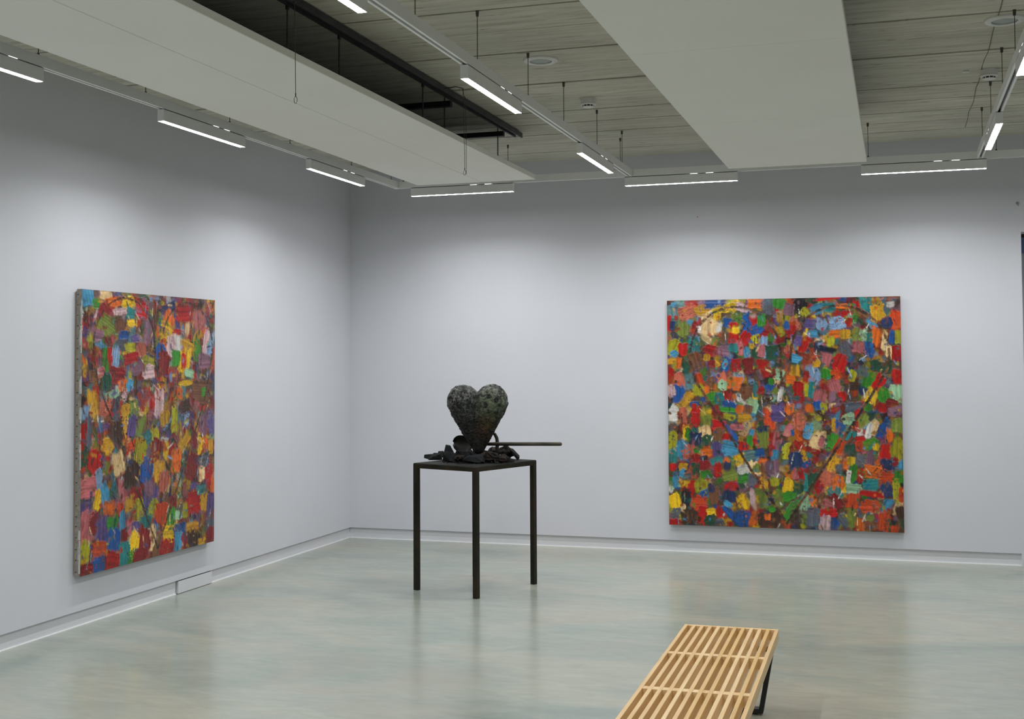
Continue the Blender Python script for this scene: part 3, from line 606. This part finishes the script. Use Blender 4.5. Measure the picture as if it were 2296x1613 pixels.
def paint_mesh(name, C, Z, w, h, relief, parent):
    """relief surface in the XZ plane, facing -Y, origin at the lower left of its parent"""
    H, W = Z.shape
    Z = Z.copy()
    ey = np.minimum(np.arange(H), np.arange(H)[::-1]); ex = np.minimum(np.arange(W), np.arange(W)[::-1])
    Z *= np.clip(ey / 7.0, 0, 1)[:, None] * np.clip(ex / 7.0, 0, 1)[None, :]
    v = np.zeros((H, W, 3))
    v[..., 0] = (0.001 + np.linspace(0, 1, W) * (w - 0.002))[None, :]
    v[..., 2] = (0.001 + (1 - np.linspace(0, 1, H)) * (h - 0.002))[:, None]
    v[..., 1] = -Z * relief - 0.0004
    me = bpy.data.meshes.new(name)
    i = (np.arange(H - 1)[:, None] * W + np.arange(W - 1)[None, :]).ravel()
    q = np.stack([i, i + W, i + W + 1, i + 1], 1).astype(np.int32)
    me.vertices.add(H * W); me.vertices.foreach_set('co', v.ravel().astype(np.float32))
    me.loops.add(q.size); me.loops.foreach_set('vertex_index', q.ravel())
    me.polygons.add(len(q)); me.polygons.foreach_set('loop_start', (np.arange(len(q)) * 4).astype(np.int32))
    me.polygons.foreach_set('use_smooth', np.ones(len(q), bool))
    me.update(calc_edges=True)
    ca = me.color_attributes.new('pigment', 'FLOAT_COLOR', 'POINT')
    ca.data.foreach_set('color', np.concatenate([C.reshape(-1, 3), np.ones((H * W, 1))], 1).ravel().astype(np.float32))
    me.materials.append(M['paint'])
    o = bpy.data.objects.new(name, me); COL.objects.link(o); o.parent = parent
    return o

def painting(loc, rz, w, h, depth, C, Z, label, nails):
    t = thing('painting', loc, label, 'painting', rz=rz)
    paint_mesh('paint_surface', C, Z, w, h, 0.0055, t)
    MB().box(0, w, 0.0, depth - 0.016, 0, h).build('canvas', M['linen'], t, local=True, bevel=0.0009)
    m = MB()
    s = 0.05
    for b_ in ((0.01, w - 0.01, 0.01, 0.01 + s), (0.01, w - 0.01, h - 0.01 - s, h - 0.01)): m.box(b_[0], b_[1], depth - 0.02, depth - 0.004, b_[2], b_[3])
    for b_ in ((0.01, 0.01 + s), (w - 0.01 - s, w - 0.01)): m.box(b_[0], b_[1], depth - 0.02, depth - 0.004, 0.06, h - 0.06)
    m.build('stretcher', M['timber'], t, local=True)
    if nails:
        m = MB(); rg = random.Random(3)
        for k in range(26):
            z = 0.03 + k * (h - 0.06) / 25 + rg.uniform(-0.008, 0.008)
            m.box(-0.0025, 0.001, depth * 0.45, depth * 0.45 + 0.009, z, z + 0.004)
        m.build('tacks', M['black'], t, local=True)
        m = MB()
        for k in range(34):
            z = rg.uniform(0, h - 0.12); L = rg.uniform(0.01, 0.09)
            m.box(-0.0008 - 0.00006 * k, 0.0015, -0.0003 - 0.00004 * k, rg.uniform(0.003, 0.016), z, z + L)
        m.build('paint_drips', noise_mat('edge_paint_drips', [(0.3, (0.3, 0.31, 0.29)), (0.5, (0.5, 0.5, 0.46)), (0.7, (0.7, 0.69, 0.66))], nscale=9, rough=0.6), t, local=True)
    return t
BAG_SQ = {'R': 4, 'r': 3, 'o': 2, 'O': 2, 'Y': 1, 'y': 3, 'l': 2, 'L': 3, 'G': 2, 'g': 3, 'T': 2, 't': 1, 'B': 2, 'b': 2, 'S': 1, 's': 1,
          'P': 1, 'W': 1, 'V': 2, 'v': 2, 'N': 4, 'n': 3, 'K': 1, 'k': 3, 'C': 1, 'M': 1, 'A': 1}
BAG_TALL = {'R': 3, 'r': 4, 'o': 3, 'O': 2, 'Y': 1, 'y': 3, 'l': 1, 'L': 3, 'G': 1, 'g': 2, 'T': 1, 't': 1, 'B': 1, 'b': 2, 'S': 1, 's': 1,
            'P': 2, 'p': 1, 'W': 1, 'V': 4, 'v': 3, 'N': 4, 'n': 3, 'K': 1, 'k': 2, 'C': 1, 'M': 1, 'A': 1}
C1, Z1 = paint(11, 440, 440, 1.0, DABS_SQUARE, BAG_SQ, 0.9, HEART_SQ)
painting((3.003, -0.052, 0.234), 0, 1.912, 1.914, 0.052 - LIP, C1, Z1, 'large square painting of bright colour patches on the back wall', False)
C2, Z2 = paint(29, 340, 440, 1.55 / 1.775, DABS_TALL, BAG_TALL, 1.25, HEART_TALL)
painting((0.06, -4.03, 0.322), math.pi / 2, 1.552, 1.778, 0.06 - LIP, C2, Z2, 'tall painting of bright colour patches with raw canvas edge on the left wall', True)

# ------------------------------------------------------------------ table
TA = math.radians(-19.8)
TX, TY, TZT = 1.9405, -2.015, 0.907
tb = thing('tall_table', (TX, TY, 0), 'tall dark metal table with thin square legs in the middle of the room', 'table', rz=TA)
hw, hd, LW = 0.292, 0.353, 0.036
for sx in (-1, 1):
    for sy_ in (-1, 1):
        cx, cy = sx * (hw - LW / 2), sy_ * (hd - LW / 2)
        MB().box(cx - LW / 2, cx + LW / 2, cy - LW / 2, cy + LW / 2, 0, TZT - 0.004).build('leg', M['tablesteel'], tb, bevel=0.0015, local=True)
for s in (-1, 1):
    MB().box(-hw + LW, hw - LW, s * (hd - LW / 2) - 0.0175, s * (hd - LW / 2) + 0.0175, TZT - 0.036, TZT - 0.0045).build('apron_rail', M['tablesteel'], tb, bevel=0.001, local=True)
    MB().box(s * (hw - LW / 2) - 0.0175, s * (hw - LW / 2) + 0.0175, -hd + LW, hd - LW, TZT - 0.036, TZT - 0.0045).build('apron_rail', M['tablesteel'], tb, bevel=0.001, local=True)
MB().box(-hw + 0.002, hw - 0.002, -hd + 0.002, hd - 0.002, TZT - 0.006, TZT).build('table_top', M['tabletop'], tb, bevel=0.0015, local=True)

# ------------------------------------------------------------------ heart sculpture
def noise3(p, seed):
    rng = np.random.default_rng(seed); g = rng.random((16, 16, 16))
    i = np.floor(p).astype(int); f = p - i; f = f * f * (3 - 2 * f); out = 0
    for a in (0, 1):
        for b in (0, 1):
            for c in (0, 1):
                w = (f[:, 0] if a else 1 - f[:, 0]) * (f[:, 1] if b else 1 - f[:, 1]) * (f[:, 2] if c else 1 - f[:, 2])
                out = out + w * g[(i[:, 0] + a) % 16, (i[:, 1] + b) % 16, (i[:, 2] + c) % 16]
    return out
def fbm(p, seed, oct=4):
    s, a, o = 0, 0.5, 1.0
    for k in range(oct): s = s + a * noise3(p * o + k * 7.3, seed + k); a *= 0.5; o *= 2.1
    return s

def heart_sdf(p):
    def cone(p, a, b, ra, rb):
        a, b = np.array(a), np.array(b); ab = b - a
        t = np.clip(((p - a) @ ab) / (ab @ ab), 0, 1)
        rr = ra + (rb - ra) * t ** 1.35
        return np.linalg.norm(p - a - t[:, None] * ab, axis=1) - rr
    d1 = cone(p, (-0.104, 0, 0.378), (-0.006, 0, 0.035), 0.120, 0.040)
    d2 = cone(p, (0.106, 0, 0.376), (0.006, 0, 0.035), 0.120, 0.040)
    k = 0.022
    h = np.clip(0.5 + 0.5 * (d2 - d1) / k, 0, 1)
    return d2 * (1 - h) + d1 * h - k * h * (1 - h)
def heart_mesh(name, parent):
    nu, nv = 280, 200
    th = np.linspace(0, np.pi, nv); ph = np.linspace(0, 2 * np.pi, nu, endpoint=False)
    T_, P_ = np.meshgrid(th, ph, indexing='ij')
    d = np.stack([np.sin(T_) * np.cos(P_), np.sin(T_) * np.sin(P_), np.cos(T_)], -1).reshape(-1, 3)
    c0 = np.array((0, 0, 0.27)); t = np.full(len(d), 0.005)
    # march outward to the far crossing of the surface
    tmax = np.zeros(len(d)); prev = heart_sdf(c0 + d * 0.001)
    lo = np.zeros(len(d)); hi = np.full(len(d), 0.4)
    for s in np.linspace(0.4, 0.01, 160):
        ins = heart_sdf(c0 + d * s) < 0
        new = ins & (tmax == 0); tmax[new] = s
    lo = tmax.copy(); hi = tmax + 0.4 / 159 * 1.01
    for _ in range(12):
        mid = (lo + hi) / 2; ins = heart_sdf(c0 + d * mid[:, None]) < 0
        lo = np.where(ins, mid, lo); hi = np.where(ins, hi, mid)
    p = c0 + d * lo[:, None]
    n1 = fbm(p * 26, 5, 4); n2 = fbm(p * 70 + 3, 15, 3)
    ridge = np.abs(n1 - 0.47) * 2
    off = 0.020 * (n1 - 0.47) - 0.009 * np.exp(-(ridge / 0.10) ** 2) + 0.010 * (n2 - 0.45)
    amt = np.clip((p[:, 2] - 0.03) / 0.12, 0.25, 1)
    p = p + d * (off * amt)[:, None]
    V = p.reshape(nv, nu, 3)
    vs = [tuple(V[0, 0])] + [tuple(q) for q in V[1:-1].reshape(-1, 3)] + [tuple(V[-1, 0])]
    fs = []
    idx = lambda i, j: 1 + (i - 1) * nu + j % nu
    for j in range(nu):
        fs.append((0, idx(1, j), idx(1, j + 1)))
        fs.append((idx(nv - 2, j), len(vs) - 1, idx(nv - 2, j + 1)))
        for i in range(1, nv - 2):
            fs.append((idx(i, j), idx(i + 1, j), idx(i + 1, j + 1), idx(i, j + 1)))
    mb = MB(); mb.add(vs, fs)
    return mb.build(name, M['heart'], parent, smooth=True, local=True)
def heart_material():
    m, n, l, b = mat_base('patinated_bronze', rough=0.6, metal=0.25, spec=0.4)
    tc = n.new('ShaderNodeTexCoord')
    def noise(ns, det, off=0, rg=0.6):
        mp = n.new('ShaderNodeMapping'); mp.inputs['Location'].default_value = (off, off * 0.7, 0)
        l.new(tc.outputs['Object'], mp.inputs['Vector'])
        t = n.new('ShaderNodeTexNoise'); t.inputs['Scale'].default_value = ns; t.inputs['Detail'].default_value = det; t.inputs['Roughness'].default_value = rg
        l.new(mp.outputs['Vector'], t.inputs['Vector']); return t
    def ramp(src, a, b_):
        r = n.new('ShaderNodeMapRange'); r.inputs['From Min'].default_value = a; r.inputs['From Max'].default_value = b_
        l.new(src, r.inputs['Value']); return r.outputs['Result']
    def mix(fac, c1, c2):
        x = n.new('ShaderNodeMixRGB'); l.new(fac, x.inputs['Fac'])
        for s, c in (('Color1', c1), ('Color2', c2)):
            if isinstance(c, tuple): x.inputs[s].default_value = (*c, 1)
            else: l.new(c, x.inputs[s])
        return x.outputs['Color']
    def mul(a, b_):
        x = n.new('ShaderNodeMath'); x.operation = 'MULTIPLY'; l.new(a, x.inputs[0])
        if isinstance(b_, float): x.inputs[1].default_value = b_
        else: l.new(b_, x.inputs[1])
        return x.outputs[0]
    def blob(c, r0, r1):
        v = n.new('ShaderNodeVectorMath'); v.operation = 'DISTANCE'; l.new(tc.outputs['Object'], v.inputs[0]); v.inputs[1].default_value = c
        r = n.new('ShaderNodeMapRange'); r.inputs['From Min'].default_value = r1; r.inputs['From Max'].default_value = r0
        l.new(v.outputs['Value'], r.inputs['Value']); return r.outputs['Result']
    fine = noise(48, 8, 0, 0.68); big = noise(16, 6, 3.0, 0.65)
    col = mix(ramp(fine.outputs['Fac'], 0.42, 0.66), (0.005, 0.0055, 0.005), (0.026, 0.029, 0.024))
    sep = n.new('ShaderNodeSeparateXYZ'); l.new(tc.outputs['Object'], sep.inputs[0])
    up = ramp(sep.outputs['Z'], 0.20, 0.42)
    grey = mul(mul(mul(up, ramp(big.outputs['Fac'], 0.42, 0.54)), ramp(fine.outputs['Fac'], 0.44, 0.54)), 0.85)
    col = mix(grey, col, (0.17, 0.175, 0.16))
    col = mix(mul(mul(blob((0.12, -0.10, 0.36), 0.02, 0.15), ramp(big.outputs['Fac'], 0.40, 0.54)), 0.8), col, (0.15, 0.185, 0.105))
    col = mix(mul(mul(blob((0.09, -0.10, 0.235), 0.02, 0.10), ramp(big.outputs['Fac'], 0.40, 0.55)), 0.75), col, (0.075, 0.066, 0.02))
    col = mix(mul(mul(blob((0.055, -0.09, 0.17), 0.02, 0.12), ramp(fine.outputs['Fac'], 0.42, 0.6)), 0.8), col, (0.085, 0.032, 0.010))
    l.new(col, b.inputs['Base Color'])
    bp = n.new('ShaderNodeBump'); bp.inputs['Strength'].default_value = 0.7; bp.inputs['Distance'].default_value = 0.012
    l.new(fine.outputs['Fac'], bp.inputs['Height']); l.new(bp.outputs['Normal'], b.inputs['Normal'])
    return m
M['heart'] = heart_material()
HB = (1.968, -2.02, 0.972)
ht = heart_mesh('heart_sculpture', None)
ht.location = HB; ht.rotation_euler = (0, math.radians(-1.5), math.radians(12))
tag(ht, 'dark bronze heart sculpture with green and rust patina standing on the rubble', 'sculpture')

# shovel lying behind the heart
SY, SZ = -1.925, 1.028
sh = thing('shovel', (1.82, SY, 0.95), 'dark metal shovel lying behind the heart with its shaft pointing right', 'shovel')
n = 18
pts = [(1.885 + (2.545 - 1.885) * k / n, SY + 0.045 * (k / n), SZ + 0.006 * k / n) for k in range(n + 1)]
rs = [0.0125 + 0.0015 * min(1, k / 6) for k in range(n + 1)]
pts += [(2.551, SY + 0.0455, SZ + 0.006), (2.556, SY + 0.046, SZ + 0.007)]; rs += [0.012, 0.006]
MB().tube(pts, rs, 14).build('shaft', M['shaft'], sh, smooth=True)
bm_ = MB(); vs, fs = [], []
NU, NV = 14, 14
for side in (0, 1):
    for i in range(NU + 1):
        u = i / NU                                  # 0 at socket, 1 at tip
        half = 0.018 + 0.050 * min(1, (u * 3.2)) ** 0.8 if u < 0.62 else 0.068 * math.sqrt(max(0.0, 1 - ((u - 0.62) / 0.39) ** 2))
        for j in range(NV + 1):
            v = (j / NV) * 2 - 1
            dish = 0.026 * v * v + 0.022 * u * u
            x = 1.900 - 0.152 * u
            z = SZ - 0.004 + v * half * 0.92 + 0.010 * u
            y = SY - 0.012 - dish + 0.012 - 0.003 * (1 if side == 0 else -1) * 0.8
            vs.append((x, y, z))
K = (NU + 1) * (NV + 1)
for i in range(NU):
    for j in range(NV):
        a = i * (NV + 1) + j
        fs.append((a, a + 1, a + NV + 2, a + NV + 1)); fs.append((K + a, K + a + NV + 1, K + a + NV + 2, K + a + 1))
ring = [i * (NV + 1) for i in range(NU + 1)] + [NU * (NV + 1) + j for j in range(1, NV + 1)] + [i * (NV + 1) + NV for i in range(NU - 1, -1, -1)] + list(range(NV - 1, 0, -1))
for a, b in zip(ring, ring[1:] + ring[:1]): fs.append((a, b, b + K, a + K))
bm_.add(vs, fs); bm_.build('blade', M['iron'], sh, smooth=True)
MB().tube([(1.965, SY + 0.004, SZ), (1.91, SY, SZ), (1.875, SY - 0.004, SZ - 0.002)], [0.0145, 0.0155, 0.010], 12).build('socket', M['iron'], sh, smooth=True)

bar = MB()
bar.tube([(2.060, -1.885, 0.925), (2.063, -1.884, 0.99), (2.066, -1.884, 1.035), (2.062, -1.886, 1.07), (2.050, -1.892, 1.098), (2.03, -1.90, 1.112)], [0.015, 0.0145, 0.0135, 0.013, 0.012, 0.010], 12)
tag(bar.build('bent_bar', M['shaft'], smooth=True), 'short bent metal bar standing behind the heart to the right', 'metal bar')

# rubble: faceted shards, each its own thing
def shard(cx, cy, z0, w, d, h, seed, rz, mat, label, flat=0.35, tilt=(0, 0), name='rock_shard', n=22):
    rg = random.Random(seed)
    bm = bmesh.new()
    for _ in range(n):
        a = rg.uniform(0, 2 * math.pi); t = rg.random()
        r = (1 - flat * t ** 1.4) * rg.uniform(0.72, 1.0)
        bm.verts.new((math.cos(a) * r * w / 2, math.sin(a) * r * d / 2, t * h))
    bm.verts.new((rg.uniform(-.2, .2) * w, rg.uniform(-.2, .2) * d, h))
    g = bmesh.ops.convex_hull(bm, input=bm.verts[:])
    bmesh.ops.delete(bm, geom=[e for e in g['geom_interior'] if isinstance(e, bmesh.types.BMVert)], context='VERTS')
    R_ = Matrix.Rotation(rz, 4, 'Z') @ Matrix.Rotation(tilt[1], 4, 'Y') @ Matrix.Rotation(tilt[0], 4, 'X')
    bmesh.ops.transform(bm, matrix=R_, verts=bm.verts[:])
    zm = min(v.co.z for v in bm.verts)
    for v in bm.verts: v.co.z -= zm
    bmesh.ops.recalc_face_normals(bm, faces=bm.faces[:])
    me = bpy.data.meshes.new(name); bm.to_mesh(me); bm.free(); me.materials.append(mat)
    o = bpy.data.objects.new(name, me); COL.objects.link(o); o.location = (cx, cy, z0)
    return tag(o, label, 'rock', 'dark rubble on the table')
def crusty(cx, cy, z0, w, d, h, seed, rz, label, mat):
    """lumpy cinder-like chunk"""
    nu, nv = 28, 12
    vs, fs = [], []
    th = np.linspace(0, math.pi, nv); P = []
    for i in range(nv):
        for j in range(nu):
            a = 2 * math.pi * j / nu
            P.append((math.sin(th[i]) * math.cos(a), math.sin(th[i]) * math.sin(a), math.cos(th[i])))
    P = np.array(P); nz = fbm(P * 2.2 + seed, seed, 4) * 1.3 + 0.35
    P = P * nz[:, None] * np.array((w / 2, d / 2, h / 2)); P[:, 2] -= P[:, 2].min()
    for i in range(nv - 1):
        for j in range(nu):
            fs.append((i * nu + j, (i + 1) * nu + j, (i + 1) * nu + (j + 1) % nu, i * nu + (j + 1) % nu))
    c, s = math.cos(rz), math.sin(rz)
    mb = MB(); mb.add([(x * c - y * s, x * s + y * c, z) for x, y, z in P], fs)
    o = mb.build('rock_shard', mat, None); o.location = (cx, cy, z0)
    return tag(o, label, 'rock', 'dark rubble on the table')
shard(1.556, -1.935, TZT, 0.143, 0.08, 0.041, 1, 0.35, M['slate'], 'thin pointed shard at the left tip of the rubble', 0.3)
shard(1.622, -1.996, TZT, 0.128, 0.09, 0.055, 21, -0.26, M['slate'], 'low broken plate beside the pointed left tip of the rubble', 0.3)
shard(1.634, -1.916, TZT, 0.107, 0.08, 0.074, 2, 1.05, M['slate'], 'small jagged shard between the left plate and the peaked shard', 0.6)
shard(1.661, -1.820, TZT, 0.130, 0.09, 0.112, 23, 0.17, M['slate'], 'steep peaked shard at the top left of the rubble', 0.85)
shard(1.785, -2.113, TZT, 0.161, 0.1, 0.087, 4, -0.17, M['slate'], 'big smooth slab at the front left of the rubble', 0.3)
shard(1.749, -1.835, TZT, 0.108, 0.1, 0.082, 5, 0.70, M['slate'], 'dark lump behind the front left slab of the rubble', 0.5)
crusty(1.876, -2.140, TZT, 0.090, 0.08, 0.054, 25, 0.17, 'small crusty lump right of the front left slab', M['crust'])
shard(1.831, -1.857, TZT, 0.158, 0.1, 0.074, 6, 1.40, M['slate'], 'dark chunk under the shovel blade', 0.4)
shard(1.994, -2.183, TZT, 0.206, 0.09, 0.071, 7, 0.09, M['slate'], 'wide low block at the front of the rubble below the heart tip', 0.25)
shard(1.929, -1.870, TZT, 0.164, 0.11, 0.078, 8, 0.52, M['slate'], 'flat stone directly under the heart tip', 0.12)
crusty(2.067, -2.087, TZT, 0.135, 0.09, 0.077, 9, 0.00, 'crusty brown lump just right of the front block', M['crust'])
crusty(2.167, -2.112, TZT, 0.121, 0.07, 0.057, 10, 0.44, 'low crusty lump at the front right of the rubble', M['crust'])
crusty(1.992, -1.739, TZT, 0.107, 0.09, 0.084, 11, 1.22, 'crusty lump at the foot of the bent bar', M['crust'])
crusty(2.102, -1.796, TZT, 0.103, 0.09, 0.103, 12, 0.26, 'tall rusty cinder lump near the right end of the rubble', M['crust'])
shard(2.199, -2.036, TZT, 0.125, 0.05, 0.032, 14, 0.21, M['slate'], 'thin flat sliver lying at the front right edge of the rubble', 0.3)
shard(2.212, -1.810, TZT, 0.035, 0.09, 0.105, 13, 0.00, M['slate'], 'slanting flat slab leaning at the right end of the rubble', 0.2, tilt=(0, -0.75))
m = MB(); rg = random.Random(8)
ct, st_ = math.cos(TA), math.sin(TA)
for _ in range(420):
    a, r = rg.uniform(0, 2 * math.pi), math.sqrt(rg.random())
    s = rg.uniform(0.005, 0.02) * (1.25 - 0.6 * r)
    ex, ey = 0.215 * r * math.cos(a) - 0.01, 0.25 * r * math.sin(a)
    x, y = TX + ex * ct - ey * st_, TY + ex * st_ + ey * ct
    z = TZT + max(0.0, 0.022 * (1 - r * 1.2)) * rg.random()
    p = [(x + s * rg.uniform(-1, 1), y + s * rg.uniform(-1, 1), z) for _ in range(3)]
    m.add(p + [(x + s * rg.uniform(-.5, .5), y, z + s * rg.uniform(0.5, 1.3))], [(0, 2, 1), (0, 1, 3), (1, 2, 3), (2, 0, 3)])
tag(m.build('rubble_crumbs', M['slate']), 'fine dark crumbs scattered between the rubble on the table', 'rubble', kind='stuff')

# ------------------------------------------------------------------ slatted bench
BX, BY0, BLEN, BW, BH = 4.107, -4.488, 1.80, 0.447, 0.356
bn = thing('slatted_bench', (BX - 0.006, BY0, 0), 'low slatted maple bench with black metal legs at the lower right', 'bench', rz=math.radians(0.75))
SH = 0.050
pitch = (BW - 0.017) / 11
rg = random.Random(2)
for k in range(12):
    x = -BW / 2 + 0.0085 + k * pitch
    MB().box(x - 0.0085, x + 0.0085, -BLEN, -0.0, BH - SH, BH).build('slat', WOODS[0] if k in (0, 11) else WOODS[rg.randrange(3)], bn, bevel=0.0012, local=True)
for y0, y1 in ((-0.022, 0.0005), (-0.605, -0.567), (-1.205, -1.165), (-BLEN - 0.0005, -BLEN + 0.022)):
    for k in range(11):
        x = -BW / 2 + 0.017 + k * pitch
        MB().box(x - 0.0005, x + pitch - 0.0165, y0, y1, BH - SH + (0.003 if y1 < 0 and y0 > -BLEN else 0), BH - 0.0012).build('spacer_block', WOODS[1 if k % 3 else 0], bn, local=True)
for y in (-0.175, -BLEN + 0.175):
    lg = bpy.data.objects.new('leg_frame', None); COL.objects.link(lg); lg.parent = bn
    d0, d1 = y - 0.024, y + 0.024
    for s in (-1, 1):
        xt, xb, w = s * 0.206, s * 0.152, 0.022
        mb = MB()
        mb.add([(xb - w / 2, d0, 0.008), (xb + w / 2, d0, 0.008), (xb + w / 2, d1, 0.008), (xb - w / 2, d1, 0.008),
                (xt - w / 2, d0, BH - SH), (xt + w / 2, d0, BH - SH), (xt + w / 2, d1, BH - SH), (xt - w / 2, d1, BH - SH)],
               [(0, 3, 2, 1), (4, 5, 6, 7), (0, 1, 5, 4), (1, 2, 6, 5), (2, 3, 7, 6), (3, 0, 4, 7)])
        mb.build('leg_post', M['black'], lg, bevel=0.001, local=True)
        MB().lathe([(0, 0.009), (0.012, 0.009), (0.014, 0.0), (0, 0)], (s * 0.125, y, 0), 14).build('foot_pad', M['black'], lg, local=True)
    MB().box(-0.152, 0.152, d0, d1, 0.008, 0.028).build('foot_bar', M['black'], lg, bevel=0.001, local=True)
    MB().box(-0.206, 0.206, d0, d1, BH - SH - 0.014, BH - SH - 0.0005).build('top_bar', M['black'], lg, bevel=0.001, local=True)
